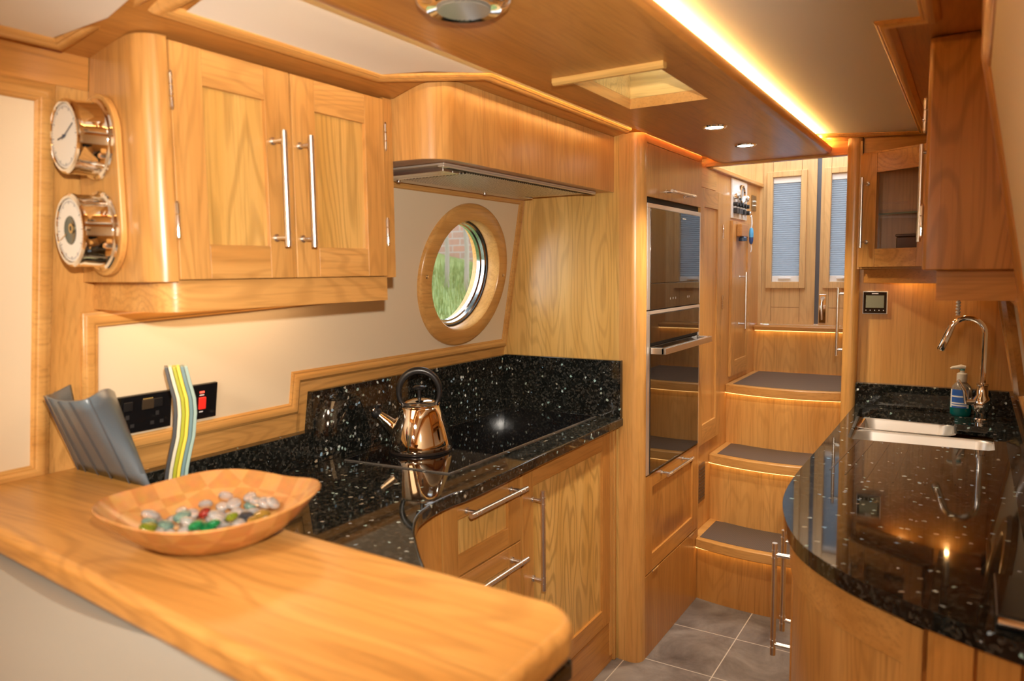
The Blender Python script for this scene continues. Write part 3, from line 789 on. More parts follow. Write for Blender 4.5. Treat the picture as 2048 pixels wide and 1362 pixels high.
# ------------------------------------------------------------------ extractor housing
def extractor():
    t = thing('extractor_housing', 'curved oak housing over the hob between wall cupboard and oven column', 'extractor housing', (-1.2, 2.0, 1.722))
    zb, zt = 1.722, 1.914
    arcp = [(-1.175 + 0.080*math.sin(a), 1.515 - 0.080*math.cos(a)) for a in [PI/2*i/12 for i in range(0, 13)]]
    bm = NB()
    outer = [(-1.235, 1.431), (-1.22, 1.431)] + arcp + [(-1.095, 2.459)]
    inner = [(-1.113, 2.459)] + [(-1.175 + 0.062*math.sin(a), 1.515 - 0.062*math.cos(a)) for a in [PI/2*(12-i)/12 for i in range(0, 13)]] + [(-1.235, 1.449)]
    prism(bm, outer + inner, zb, zt)
    for v in bm.verts:
        if v.co.z > 1.9: v.co.z = min(zt, zc(v.co.x) - 0.001)
    obj('front_panel', bm, oak('Z', 'mid', 0.3), t)
    bm = NB()
    prism(bm, [(-1.47, 1.430), (-1.215, 1.440)] + [(-1.175 + 0.066*math.sin(a), 1.515 - 0.066*math.cos(a)) for a in [PI/2*i/12 for i in range(0, 13)]] + [(-1.109, 2.459), (-1.47, 2.459)], 1.7225, 1.736)
    obj('underside', bm, OYr, t)
    # the extractor itself
    e = thing('extractor_hood', 'stainless built in cooker extractor with mesh filter under the oak housing', 'extractor', (-1.28, 1.93, 1.70))
    x0, x1, y0, y1 = -1.435, -1.135, 1.515, 2.395
    bm = NB(); box(bm, (x0, y0, 1.7165), (x1, y1, 1.722)); box(bm, (x0, y0, 1.7115), (x0+0.045, y1, 1.7165)); box(bm, (x1-0.02, y0, 1.7115), (x1, y1, 1.7165))
    obj('body', bm, simple('warm_steel', (0.70, 0.64, 0.54), 0.35, 0.6), e, smooth=False, bevel=0.002)
    obj('slot', bx((x1-0.017, y0+0.03, 1.7105), (x1-0.006, y1-0.02, 1.7117)), DARK, e, smooth=False)
    m, n, l, b = newmat('mesh_filter')
    tc = n.new('ShaderNodeTexCoord'); v = n.new('ShaderNodeTexVoronoi'); v.inputs['Scale'].default_value = 85.0; v.inputs['Randomness'].default_value = 0.1
    l.new(tc.outputs['Object'], v.inputs['Vector'])
    r = n.new('ShaderNodeValToRGB'); r.color_ramp.elements[0].position = 0.30; r.color_ramp.elements[0].color = (0.03, 0.025, 0.02, 1); r.color_ramp.elements[1].position = 0.45; r.color_ramp.elements[1].color = (0.92, 0.88, 0.80, 1)
    l.new(v.outputs['Distance'], r.inputs[0]); l.new(r.outputs[0], b.inputs['Base Color']); b.inputs['Metallic'].default_value = 0.25; b.inputs['Roughness'].default_value = 0.3
    bp = n.new('ShaderNodeBump'); bp.inputs['Strength'].default_value = 0.8; bp.inputs['Distance'].default_value = 0.003; l.new(v.outputs['Distance'], bp.inputs['Height']); l.new(bp.outputs[0], b.inputs['Normal'])
    obj('filter', bx((x0+0.05, 1.66, 1.711), (x1-0.028, 2.30, 1.7163)), m, e, smooth=False)
    bm = NB(); box(bm, (x0+0.055, 1.545, 1.705), (x1-0.025, 1.585, 1.7164)); box(bm, (x0+0.055, 1.60, 1.707), (x1-0.035, 1.63, 1.7164))
    obj('switch_panel', bm, STEEL, e, smooth=False, bevel=0.002)
    for y in (1.66, 2.1):
        bm = NB(); cyl(bm, (x0+0.03, y, 1.7055), (0, 0, 1), 0.006, 0.006, n=16); obj('latch', bm, STEEL, e)
extractor()

# ------------------------------------------------------------------ oven column
def oven_column():
    t = thing('oven_column', 'tall oak housing round the ovens with a rounded front corner', 'tall cupboard', (-1.2, 2.8, 0))
    X = -0.989
    bm = NB()
    # carcass: side panel and core
    box(bm, (-1.50, 2.460, 0.0), (-1.05, 2.480, 1.918))
    box(bm, (-1.50, 2.480, 0.0), (-1.012, 3.122, 1.915))
    for v in bm.verts:
        if v.co.x < -1.4: v.co.x = xl(v.co.z) + 0.003
    obj('carcass', bm, oak('Z', 'pale', 0.55), t, smooth=False)
    pl = [(-1.075, 2.4585), (-1.030, 2.4555)] + [(-1.030 + 0.041*math.sin(a), 2.4965 - 0.041*math.cos(a)) for a in [PI/2*i/8 for i in range(1, 9)]] + [(-0.989, 2.5035), (-1.012, 2.5035), (-1.075, 2.48)]
    bm = NB(); prism(bm, pl, 0.0, 1.922); obj('corner_post', bm, oak('Z', 'mid', 0.15), t)
    obj('end_stile', bx((-1.03, 3.112, 0.0), (X-0.001, 3.124, 1.918)), OZs, t, smooth=False)
    obj('top_rail', bx((-1.02, 2.504, 1.8925), (X-0.001, 3.112, 1.920)), oak('Y', 'mid', 0.1), t, smooth=False)
    d = obj('door', bx((-1.012, 2.506, 1.706), (X, 3.110, 1.8895)), oak('Z', 'mid', 0.25), t, smooth=False, bevel=0.001, label='plain oak top door')
    bar_handle(d, (-0.952, 2.655, 1.735), (-0.952, 2.925, 1.735), (1, 0, 0), r=0.006, reach=0.037, ins=0.03)
    M = Matrix((Vector((0, 1, 0)), Vector((0, 0, 1)), Vector((1, 0, 0)))).transposed().to_4x4(); M.translation = Vector((-1.012, 2.506, 0.318))
    d = shaker(t, M, 0.604, 0.374, t=0.023, st=0.066, rt=0.052, rb=0.066, vmat=OZr, hmat=OYr, pmat=oak('Z', 'red', 0.5), label='framed oak drop-down door under the oven')
    bar_handle(d, (-0.952, 2.635, 0.674), (-0.952, 2.935, 0.674), (1, 0, 0), r=0.006, reach=0.037, ins=0.03)
    for y in (2.60, 3.02):
        bm = NB(); cyl(bm, (X+0.002, y-0.03, 0.315), (0, 1, 0), 0.004, 0.06, n=12); obj('hinge', bm, CHROME, d)
    obj('lower_panel', bx((-1.012, 2.506, 0.0), (X, 3.110, 0.314)), oak('Z', 'red', 0.3), t, smooth=False, bevel=0.001)
    # microwave (upper) and oven (lower)
    ya, yb = 2.508, 3.110
    frame = simple('oven_trim', (0.72, 0.69, 0.66), 0.30, 0.75)
    m = thing('microwave_oven', 'built in black glass combination microwave in steel trim, above the main oven', 'microwave', (-1.0, 2.8, 1.303))
    obj('recess', bx((-1.0115, ya, 1.686), (-1.000, yb, 1.705)), DARK, m, smooth=False)
    bm = NB(); box(bm, (-1.0115, ya, 1.303), (X+0.001, ya+0.028, 1.668)); box(bm, (-1.0115, yb-0.016, 1.303), (X+0.001, yb, 1.668)); box(bm, (-1.0115, ya, 1.668), (X+0.001, yb, 1.684))
    obj('steel_trim', bm, frame, m, smooth=False, bevel=0.001)
    obj('door_glass', bx((-1.0115, ya+0.029, 1.399), (X+0.003, yb-0.017, 1.667)), OVENGL, m, smooth=False, bevel=0.001)
    pnl = obj('control_panel', bx((-1.0115, ya+0.029, 1.303), (X+0.003, yb-0.017, 1.397)), OVENGL, m, smooth=False, bevel=0.001)
    gl = simple('pale_mark', (0.5, 0.46, 0.42), 0.5)
    for yy in (2.74, 2.77, 2.80, 2.94, 2.96):
        obj('touch_mark', bx((X+0.0031, yy, 1.333), (X+0.0035, yy+0.002, 1.341)), gl, pnl, smooth=False)
    bm = NB(); box(bm, (X+0.0031, 2.875, 1.644), (X+0.0035, 2.915, 1.648)); obj('maker_mark', bm, gl, m, smooth=False)
    o = thing('built_in_oven', 'built in black glass oven with a long steel bar handle', 'oven', (-1.0, 2.8, 0.70))
    bm = NB(); box(bm, (-1.0115, ya, 0.697), (X+0.001, ya+0.028, 1.286)); box(bm, (-1.0115, yb-0.016, 0.697), (X+0.001, yb, 1.286)); box(bm, (-1.0115, ya, 1.286), (X+0.001, yb, 1.299))
    obj('steel_trim', bm, frame, o, smooth=False, bevel=0.001)
    p = obj('control_panel', bx((-1.0115, ya+0.029, 1.182), (X+0.003, yb-0.017, 1.285)), OVENGL, o, smooth=False, bevel=0.001)
    obj('air_slot', bx((-1.0115, ya+0.029, 1.170), (X-0.004, yb-0.017, 1.181)), DARK, o, smooth=False)
    dg = obj('door_glass', bx((-1.0115, ya+0.029, 0.700), (X+0.004, yb-0.017, 1.169)), OVENGL, o, smooth=False, bevel=0.001)
    bm = NB()
    box(bm, (X+0.004, ya+0.028, 1.143), (X+0.055, ya+0.050, 1.166)); box(bm, (X+0.004, yb-0.040, 1.143), (X+0.055, yb-0.018, 1.166))
    box(bm, (X+0.045, ya+0.028, 1.143), (X+0.062, yb-0.018, 1.166))
    obj('handle', bm, STEEL, dg, smooth=False, bevel=0.0015)
oven_column()

# ------------------------------------------------------------------ left granite worktop, hob, base units
ZW = 0.917
def worktop_left():
    t = thing('granite_worktop', 'dark flecked granite worktop with splashback along the hob side', 'worktop', (-1.3, 1.8, 0.887))
    front = [(-1.057, 2.458), (-1.046, 1.85), (-1.038, 1.50), (-1.044, 1.40), (-1.040, 1.32), (-1.020, 1.245), (-0.975, 1.175), (-0.916, 1.11), (-0.832, 1.028), (-0.74, 0.955), (-0.62, 0.90), (-0.45, 0.875)]
    # smooth
    def cr(p, n=5):
        out = []
        for i in range(len(p)-1):
            a = p[max(i-1, 0)]; b = p[i]; c = p[i+1]; d = p[min(i+2, len(p)-1)]
            for k in range(n):
                s = k/n
                out.append(tuple(0.5*((2*b[j]) + (-a[j]+c[j])*s + (2*a[j]-5*b[j]+4*c[j]-d[j])*s*s + (-a[j]+3*b[j]-3*c[j]+d[j])*s**3) for j in range(2)))
        return out + [p[-1]]
    front = cr(front)
    bm = NB(); prism(bm, front + [(-0.45, 0.78), (-1.60, 0.78), (-1.60, 2.458)], 0.885, ZW)
    top = obj('slab', bm, GRANITE, t, bevel=0.006, seg=4)
    # splashbacks
    bm = NB(); prism(bm, [(-1.597, 1.440), (-1.551, 1.440), (-1.551, 2.4585), (-1.597, 2.4585)], ZW, 1.122); obj('upstand', bm, GRANITE, t, bevel=0.002, label='tall granite splashback along the wall')
    bm = NB(); prism(bm, [(-1.600, 0.80), (-1.556, 0.80), (-1.556, 1.440), (-1.600, 1.440)], ZW, 1.010); obj('upstand', bm, GRANITE, t, bevel=0.002, label='low granite splashback under the sockets')
    bm = NB(); prism(bm, [(-1.551, 2.436), (-1.060, 2.436), (-1.060, 2.4585), (-1.551, 2.4585)], ZW, 1.125); obj('upstand', bm, GRANITE, t, bevel=0.002, label='granite splashback against the oven column')
    # hob
    h = thing('ceramic_hob', 'flush black glass hob set in the granite', 'hob', (-1.35, 2.0, ZW))
    M = Matrix.Identity(4)
    bm = NB(); prism(bm, [(-1.505, 1.512), (-1.155, 1.540), (-1.150, 2.420), (-1.505, 2.420)], ZW+0.0002, ZW+0.0040); obj('glass', bm, BLACKGL, h, smooth=False, bevel=0.0012)
    bm = NB(); mould(bm, [(-1.5065, 1.5105, ZW), (-1.1535, 1.5385, ZW), (-1.1485, 2.4215, ZW), (-1.5065, 2.4215, ZW)], (0, 0, 1), [(0, 0), (0, 0.0038), (0.0016, 0.0042), (0.0016, 0)], True); obj('edge_trim', bm, simple('edge_grey', (0.35, 0.33, 0.30), 0.25, 0.8), h, smooth=False)
    for (x, y, r) in ((-1.40, 1.70, 0.085), (-1.24, 1.76, 0.06), (-1.40, 2.2, 0.085), (-1.24, 2.2, 0.07)):
        bm = NB(); lathe(bm, [(r, ZW+0.00405), (r+0.0008, ZW+0.00405)], (x, y, 0), n=48)
        obj('zone_ring', bm, simple('zone_grey', (0.03, 0.03, 0.032), 0.2), h)
worktop_left()

def smoothpath(p, n=5):
    out = []
    for i in range(len(p)-1):
        a = p[max(i-1, 0)]; b = p[i]; c = p[i+1]; d = p[min(i+2, len(p)-1)]
        for k in range(n):
            s = k/n
            out.append(tuple(0.5*((2*b[j]) + (-a[j]+c[j])*s + (2*a[j]-5*b[j]+4*c[j]-d[j])*s*s + (-a[j]+3*b[j]-3*c[j]+d[j])*s**3) for j in range(2)))
    return out + [p[-1]]

def base_left():
    X = -1.088
    M = Matrix((Vector((0, 1, 0)), Vector((0, 0, 1)), Vector((1, 0, 0)))).transposed().to_4x4()
    # cupboard
    t = thing('base_cupboard', 'oak base cupboard with one tall framed door beside the oven column', 'cupboard', (-1.3, 2.1, 0))
    bm = NB(); box(bm, (-1.56, 1.795, 0.12), (X-0.021, 2.455, 0.884)); box(bm, (X-0.021, 2.412, 0.03), (X, 2.435, 0.884)); 
    obj('carcass', bm, OZs, t, smooth=False)
    bm = NB(); box(bm, (X-0.03, 2.437, 0.0), (X+0.006, 2.455, 0.884)); obj('filler_post', bm, OZs, t, bevel=0.004)
    M1 = M.copy(); M1.translation = Vector((X-0.021, 1.798, 0.160))
    d = shaker(t, M1, 0.612, 0.715, t=0.021, st=0.062, rt=0.062, rb=0.066, vmat=OZr, hmat=OYr, pmat=oak('Z', 'pale', 0.95))
    bar_handle(d, (X+0.037, 1.853, 0.502), (X+0.037, 1.853, 0.805), (1, 0, 0), r=0.0070, reach=0.037, ins=0.03)
    obj('plinth', bx((X-0.02, 1.80, 0.0), (X-0.004, 2.437, 0.155)), OYr, t, smooth=False, bevel=0.002)
    # drawers
    t = thing('drawer_unit', 'oak drawer unit under the hob end of the granite worktop', 'drawers', (-1.3, 1.6, 0))
    bm = NB(); box(bm, (-1.56, 1.39, 0.0), (X-0.021, 1.792, 0.884)); obj('carcass', bm, OZs, t, smooth=False)
    for z0, h, lb in ((0.672, 0.204, 'top drawer front'), (0.464, 0.206, 'second drawer front'), (0.256, 0.206, 'third drawer front'), (0.10, 0.154, 'bottom drawer front')):
        M1 = M.copy(); M1.translation = Vector((X-0.021, 1.415, z0))
        d = shaker(t, M1, 0.372, h, t=0.021, st=0.066, rt=0.055, rb=0.055, vmat=OZr, hmat=OYr, pmat=oak('Z', 'pale', 0.8), name='drawer', label=lb)
        bar_handle(d, (X+0.036, 1.488, z0+h-0.040), (X+0.036, 1.765, z0+h-0.040), (1, 0, 0), r=0.0070, reach=0.036, ins=0.03)
    # curved end
    t = thing('curved_base_unit', 'curved oak base panel under the rounded corner of the hob side worktop', 'cupboard', (-1.1, 1.25, 0))
    path = smoothpath([(X-0.002, 1.412), (X-0.004, 1.35), (-1.070, 1.27), (-1.022, 1.20), (-0.955, 1.13), (-0.88, 1.065), (-0.80, 0.99), (-0.72, 0.93), (-0.62, 0.885)], 4)
    off = [(a-0.014, b-0.014) for a, b in path]
    bm = NB(); prism(bm, path + off[::-1], 0.0, 0.884); obj('curved_panel', bm, oak('Z', 'red', 0.3), t)
base_left()

# ------------------------------------------------------------------ kettle
def kettle():
    c = Vector((-1.388, 1.708, ZW+0.0045))
    t = thing('whistling_kettle', 'shiny steel stove kettle with a black arched handle on the hob', 'kettle', c)
    bm = NB()
    lathe(bm, [(0.0, 0.0), (0.086, 0.0), (0.092, 0.003), (0.094, 0.012), (0.093, 0.022), (0.088, 0.044), (0.080, 0.075), (0.070, 0.105), (0.0605, 0.128), (0.056, 0.134), (0.050, 0.136)], c, n=64)
    obj('body', bm, KETTLE, t)
    bm = NB(); lathe(bm, [(0.0945, 0.0), (0.0952, 0.003), (0.0945, 0.007), (0.0930, 0.0075)], c, n=64); obj('foot_reflection', bm, simple('reflection_dark', (0.05, 0.04, 0.035), 0.15, 0.6), t)  # dark ring painted in for the reflection round the kettle's foot
    bm = NB(); lathe(bm, [(0.056, 0.133), (0.0585, 0.135), (0.0585, 0.138), (0.0545, 0.1395), (0.050, 0.143), (0.040, 0.149), (0.022, 0.154), (0.0, 0.156)], c, n=56); ld = obj('lid', bm, KETTLE, t)
    bm = NB(); lathe(bm, [(0.006, 0.154), (0.0055, 0.172), (0.007, 0.180), (0.018, 0.184), (0.019, 0.188), (0.014, 0.192), (0.0, 0.194)], c, n=28); obj('knob', bm, BLACK, ld)
    # the spout and handle lie along the picture's left-right
    d = Vector((-0.86, -0.51, 0)).normalized()
    b0 = c + d*0.064 + Vector((0, 0, 0.056)); b1 = c + d*0.124 + Vector((0, 0, 0.108))
    bm = NB(); ax = (b1-b0)
    tube(bm, [b0 - ax*0.1, b0, b0+ax*0.5, b1], [0.031, 0.028, 0.019, 0.012], n=24); obj('spout', bm, KETTLE, t)
    bm = NB(); tube(bm, [b1 - ax*0.08, b1, b1+ax*0.12, b1+ax*0.22], [0.012, 0.0165, 0.0175, 0.013], n=24)
    tube(bm, [b1+ax*0.1+Vector((0, 0, .012)), b1+ax*0.0+Vector((0, 0, .028)), b1-ax*0.15+Vector((0, 0, 0.036))], [0.005, 0.006, 0.005], n=10)
    wv = obj('whistle', bm, BLACK, t)
    bm = NB(); cyl(bm, b1+ax*0.215, ax, 0.0095, 0.003, n=20); obj('whistle_cap', bm, simple('copper_tint', (0.75, 0.5, 0.3), 0.2, 1.0), wv)
    e = Vector((0.80, 0.60, 0)).normalized()
    for s in (-1, 1):
        p = c + e*0.052*s + Vector((0, 0, 0.130)); bm = NB(); tube(bm, [p - Vector((0, 0, 0.028)), p, p + e*s*0.006 + Vector((0, 0, 0.012))], [0.006, 0.006, 0.004], n=10)
        obj('bracket', bm, KETTLE, t)
    pts = []
    for i in range(25):
        a = -0.55 + (PI+1.10)*i/24
        pts.append(c + e*0.0605*math.cos(a) + Vector((0, 0, 0.174 + 0.064*math.sin(a))))
    bm = NB(); tube(bm, pts, [0.0065 + 0.0045*math.sin(PI*i/24) for i in range(25)], n=16); obj('handle', bm, BLACK, t)
kettle()

# ------------------------------------------------------------------ breakfast bar, seat, bowl and what stands on the bar
ZBAR = 1.055
def bar():
    t = thing('breakfast_bar', 'long solid oak bar top with a bullnose edge in the foreground', 'bar top', (-1.0, 0.65, 1.012))
    pts = [(-1.60, 0.822), (-1.30, 0.812), (-0.878, 0.772), (-0.45, 0.757)] + arc(-0.428, 0.695, 0.062, 88, 0, 8) + [(-0.366, 0.60), (-0.366, 0.44), (-0.63, 0.480), (-1.30, 0.534), (-1.62, 0.555)]
    bm = NB(); prism(bm, pts, 1.012, ZBAR)
    for v in bm.verts:
        if v.co.x < -1.5: v.co.x = xl(v.co.z) + 0.004
    obj('bar_top', bm, oak('X', 'bar', 0.55, 0.30), t, bevel=0.013, seg=5)
    bm = NB(); box(bm, (-1.57, 0.56, 0.0), (-0.47, 0.74, 1.012)); obj('support_panel', bm, oak('X', 'red', 0.2), t, smooth=False)
    s = thing('upholstered_seat', 'pale grey leather seat back below the front of the oak bar', 'seat', (-1.0, 0.45, 0))
    bm = NB()
    nx, nz = 40, 16
    def P(i, j):
        x = -1.58 + 1.16*i/nx; v = j/nz
        z = 0.45 + 0.558*v
        bulge = 0.035*math.sin(PI*min(v*1.0, 1))**0.5 + 0.012*math.cos((x+1.0)*9.0)
        top = 0.05*max(0, (v-0.8)/0.2)**2
        return Vector((x, 0.478 - bulge - 0.05*(1-v) + top*0.6, z))
    g = [[bm.verts.new(P(i, j)) for j in range(nz+1)] for i in range(nx+1)]
    for i in range(nx):
        for j in range(nz): bm.faces.new((g[i][j], g[i+1][j], g[i+1][j+1], g[i][j+1]))
    r = bmesh.ops.extrude_face_region(bm, geom=bm.faces[:]); bmesh.ops.translate(bm, verts=[q for q in r['geom'] if isinstance(q, bmesh.types.BMVert)], vec=(0, 0.035, 0))
    obj('back_cushion', bm, simple('grey_leather', (0.27, 0.255, 0.225), 0.42), s)
    bm = NB(); box(bm, (-1.58, 0.0, 0.28), (-0.42, 0.46, 0.45)); obj('seat_cushion', bm, simple('grey_leather', (0.27, 0.255, 0.225), 0.42), s, bevel=0.03, seg=4)
    bm = NB(); box(bm, (-1.58, 0.02, 0.0), (-0.44, 0.53, 0.28)); obj('seat_base', bm, OX, s, smooth=False)
bar()

BC = Vector((-0.962, 0.685, ZBAR))
def bowl():
    t = thing('woven_bowl', 'square pale woven wood bowl of glass pebbles on the oak bar', 'bowl', BC)
    def rim(a, s, p):
        c, q = math.cos(a), math.sin(a)
        k = (abs(c)**p + abs(q)**p)**(-1/p)
        return c*k*s, q*k*s
    bm = NB(); n = 72
    prof = [(0.0, 0.004, 2), (0.055, 0.004, 2), (0.078, 0.007, 2.1), (0.104, 0.022, 2.3), (0.124, 0.042, 2.6), (0.137, 0.060, 3.0)]
    outer = [(0.138, 0.0615, 3.0), (0.1395, 0.0595, 3.0), (0.127, 0.040, 2.6), (0.107, 0.019, 2.3), (0.081, 0.003, 2.1), (0.055, 0.0, 2), (0.0, 0.0, 2)]
    rings = []
    for (s, z, p) in prof + outer:
        if s == 0: rings.append([bm.verts.new(BC + Vector((0, 0, z)))]); continue
        R = []
        for i in range(n):
            a = 2*PI*i/n; x, y = rim(a, s, p)
            # corners rise higher than the sides
            cz = z*(1 + (0.16 if 0 < a < PI/2 else 0.03)*(abs(math.sin(2*a))**2)*(s/0.137)) if z > 0.01 else z
            x2 = x*1.06; y2 = y*1.0
            R.append(bm.verts.new(BC + Vector((x2, y2, cz))))
        rings.append(R)
    for a, b in zip(rings, rings[1:]):
        for i in range(n):
            j = (i+1) % n
            if len(a) == 1: bm.faces.new((a[0], b[i], b[j]))
            elif len(b) == 1: bm.faces.new((a[i], a[j], b[0]))
            else: bm.faces.new((a[i], a[j], b[j], b[i]))
    m, nn, l, b = newmat('woven_wood')
    tc = nn.new('ShaderNodeTexCoord'); ch = nn.new('ShaderNodeTexChecker'); ch.inputs['Scale'].default_value = 26.0
    l.new(tc.outputs['Object'], ch.inputs['Vector'])
    ns = nn.new('ShaderNodeTexNoise'); ns.inputs['Scale'].default_value = 60; l.new(tc.outputs['Object'], ns.inputs['Vector'])
    ch.inputs['Color1'].default_value = (0.52, 0.250, 0.082, 1); ch.inputs['Color2'].default_value = (0.44, 0.195, 0.058, 1)
    mx = nn.new('ShaderNodeMix'); mx.data_type = 'RGBA'; mx.blend_type = 'MULTIPLY'; mx.inputs[0].default_value = 0.35
    l.new(ch.outputs['Color'], mx.inputs[6]); l.new(ns.outputs['Color'], mx.inputs[7]); l.new(mx.outputs[2], b.inputs['Base Color']); b.inputs['Roughness'].default_value = 0.22
    obj('bowl_body', bm, m, t)
    # glass pebbles
    cols = [('clear', (0.97, 0.98, 0.98), 'clear glass pebble lying in the woven bowl', 56), ('green', (0.02, 0.50, 0.16), 'bright emerald green glass pebble in the woven bowl', 3),
            ('lime', (0.50, 0.62, 0.04), 'lime green glass pebble in the woven bowl', 3), ('aqua', (0.35, 0.66, 0.60), 'pale aqua glass pebble in the woven bowl', 6),
            ('amber', (0.85, 0.50, 0.08), 'amber yellow glass pebble in the woven bowl', 3), ('red', (0.55, 0.05, 0.03), 'small dark red glass pebble in the woven bowl', 1),
            ('smoke', (0.10, 0.12, 0.15), 'smoky grey glass pebble in the woven bowl', 3), ('pink', (0.80, 0.32, 0.25), 'pink glass pebble in the woven bowl', 2)]
    rnd = random.Random(11)
    spots = []
    tries = 0
    while len(spots) < 78 and tries < 40000:
        tries += 1
        x, y = rnd.uniform(-.10, .10), rnd.uniform(-.10, .10)
        if math.hypot(x, y) > 0.092: continue
        r = math.hypot(x, y)
        base = 0.007 + max(0, (r-0.070))*0.6
        z = base + rnd.choice((0.006, 0.016) if r > 0.05 else (0.006, 0.016, 0.026))
        if all((x-a)**2 + (y-b)**2 + (1.5*(z-c))**2 > 0.0175**2 for a, b, c in spots): spots.append((x, y, z))
    me_cache = {}
    i = 0
    order = []
    for nm, col, lb, k in cols: order += [(nm, col, lb)]*k
    fixed = {'green': [(-0.005, -0.015), (0.010, -0.035), (0.0, -0.03)], 'lime': [(-0.045, -0.055)]}
    spots.sort(key=lambda s: rnd.random())
    # place the coloured ones on top near where the photo shows them
    def take(x, y):
        j = min(range(len(spots)), key=lambda q: (spots[q][0]-x)**2 + (spots[q][1]-y)**2 - spots[q][2]*0.03)
        return spots.pop(j)
    want = {'green': [(0.01, -0.03), (0.02, -0.045), (0.03, -0.03)], 'lime': [(-0.02, -0.065), (0.04, 0.01), (-0.035, -0.055)], 'aqua': [(-0.05, -0.03), (-0.04, -0.02), (-0.055, -0.045)], 'amber': [(0.05, 0.03), (0.06, 0.02)], 'red': [(-0.01, 0.01)], 'smoke': [(0.03, 0.03), (0.05, -0.02)], 'pink': [(0.045, -0.05)]}
    order.sort(key=lambda o: 0 if o[0] in want else 1)
    cnt = {}; made = {}
    for nm, col, lb in order:
        if not spots: break
        k = cnt.get(nm, 0); cnt[nm] = k+1
        if nm in want and k < len(want[nm]): s = take(*want[nm][k])
        else: s = spots.pop()
        if nm not in me_cache:
            bmp = NB(); bmesh.ops.create_icosphere(bmp, subdivisions=3, radius=0.0098)
            for v in bmp.verts: v.co.z *= 0.62; v.co.x *= 1.12
            me = bpy.data.meshes.new('glass_pebble'); bmp.to_mesh(me); bmp.free()
            mt = simple('pebble_'+nm, col, 0.03, 0.0, Transmission_Weight=0.82, IOR=1.5)
            me.materials.append(mt)
            for p in me.polygons: p.use_smooth = True
            me_cache[nm] = me
        o = bpy.data.objects.new('glass_pebble', me_cache[nm]); COL.objects.link(o)
        o.location = BC + Vector((s[0], s[1], s[2])); o.rotation_euler = (rnd.uniform(-.6, .6), rnd.uniform(-.6, .6), rnd.uniform(0, 6)); sc = rnd.uniform(0.85, 1.35); o.scale = (sc, sc, sc)
        grp = {'clear': 'clear glass pebbles', 'green': 'emerald glass pebbles', 'lime': 'lime glass pebbles', 'aqua': 'aqua glass pebbles', 'amber': 'amber glass pebbles', 'smoke': 'smoky glass pebbles', 'pink': 'pink glass pebbles'}.get(nm)
        setp(o, lb, 'pebble', grp)
        made.setdefault(nm, []).append(o)
    # where each coloured pebble lies among its like, left to right in the photograph's view
    words = {2: ['left', 'right'], 3: ['leftmost', 'middle', 'rightmost'], 6: ['leftmost', 'second from the left', 'third from the left', 'third from the right', 'second from the right', 'rightmost']}
    for nm, os_ in made.items():
        if nm == 'clear' or len(os_) not in words: continue
        os_.sort(key=lambda o: 0.85*o.location.x + 0.53*o.location.y)
        for w, o in zip(words[len(os_)], os_):
            o['label'] = '%s, %s of the %d %s pebbles' % (o['label'].replace(' in the woven bowl', ' in the bowl').replace(' glass', '', 0), w, len(os_), {'green': 'emerald', 'smoke': 'smoky'}.get(nm, nm))
bowl()

# generic extruded sheet along a path (for the folding board and the striped strips)
def folding_board():
    # grey folded board leaning on the bar; bottom edge on the bar, top spread like a scoop
    base = [Vector((-1.490, 0.800, ZBAR)), Vector((-1.43, 0.788, ZBAR)), Vector((-1.36, 0.784, ZBAR)), Vector((-1.300, 0.792, ZBAR))]
    t = thing('folding_chopping_board', 'grey ridged folding chopping board standing open on the left of the bar', 'chopping board', base[0])
    bm = NB()
    # cross-section rows: bottom edge (narrow fold) to top edge (zig-zag)
    bot = [(-1.550, 0.815), (-1.552, 0.806), (-1.545, 0.798), (-1.490, 0.796), (-1.430, 0.794), (-1.365, 0.792), (-1.318, 0.794), (-1.305, 0.802)]
    top = TOPB
    n = len(bot)
    L = 8
    fr = []
    for j in range(L+1):
        v = j/L
        fr.append([Vector((bot[i][0]*(1-v)+top[i][0]*v, bot[i][1]*(1-v)+top[i][1]*v, ZBAR*(1-v)+top[i][2]*v)) for i in range(n)])
    def refine(row, k=5):
        out = []
        p = row
        for i in range(len(p)-1):
            a = p[max(i-1, 0)]; b = p[i]; c = p[i+1]; d = p[min(i+2, len(p)-1)]
            for q in range(k):
                s = q/k
                out.append(0.5*((2*b) + (-a+c)*s + (2*a-5*b+4*c-d)*s*s + (-a+3*b-3*c+d)*s**3))
        return out + [p[-1]]
    fr = [refine(r) for r in fr]
    g = [[bm.verts.new(p) for p in r] for r in fr]
    for a, b in zip(g, g[1:]):
        for i in range(len(a)-1): bm.faces.new((a[i], a[i+1], b[i+1], b[i]))
    bmesh.ops.recalc_face_normals(bm, faces=bm.faces)
    o = obj('board', bm, simple('grey_plastic', (0.105, 0.135, 0.160), 0.30), t)
    s = o.modifiers.new('solid', 'SOLIDIFY'); s.thickness = 0.0035
    # ridges
    bm = NB()
    for i in (4, 7, 10, 13, 17, 21, 26):
        pts = [r[i] for r in fr]
        tube(bm, [p + Vector((0.0, -0.0020, 0.0)) for p in pts], 0.0011, n=6)
    obj('fold_ridge', bm, simple('grey_plastic_dark', (0.085, 0.095, 0.105), 0.4), t)
TOPB = [(-1.545, 0.790, 1.232), (-1.500, 0.735, 1.226), (-1.452, 0.698, 1.230), (-1.400, 0.688, 1.2285), (-1.350, 0.684, 1.230), (-1.300, 0.690, 1.236), (-1.325, 0.740, 1.247), (-1.385, 0.790, 1.230)]
folding_board()

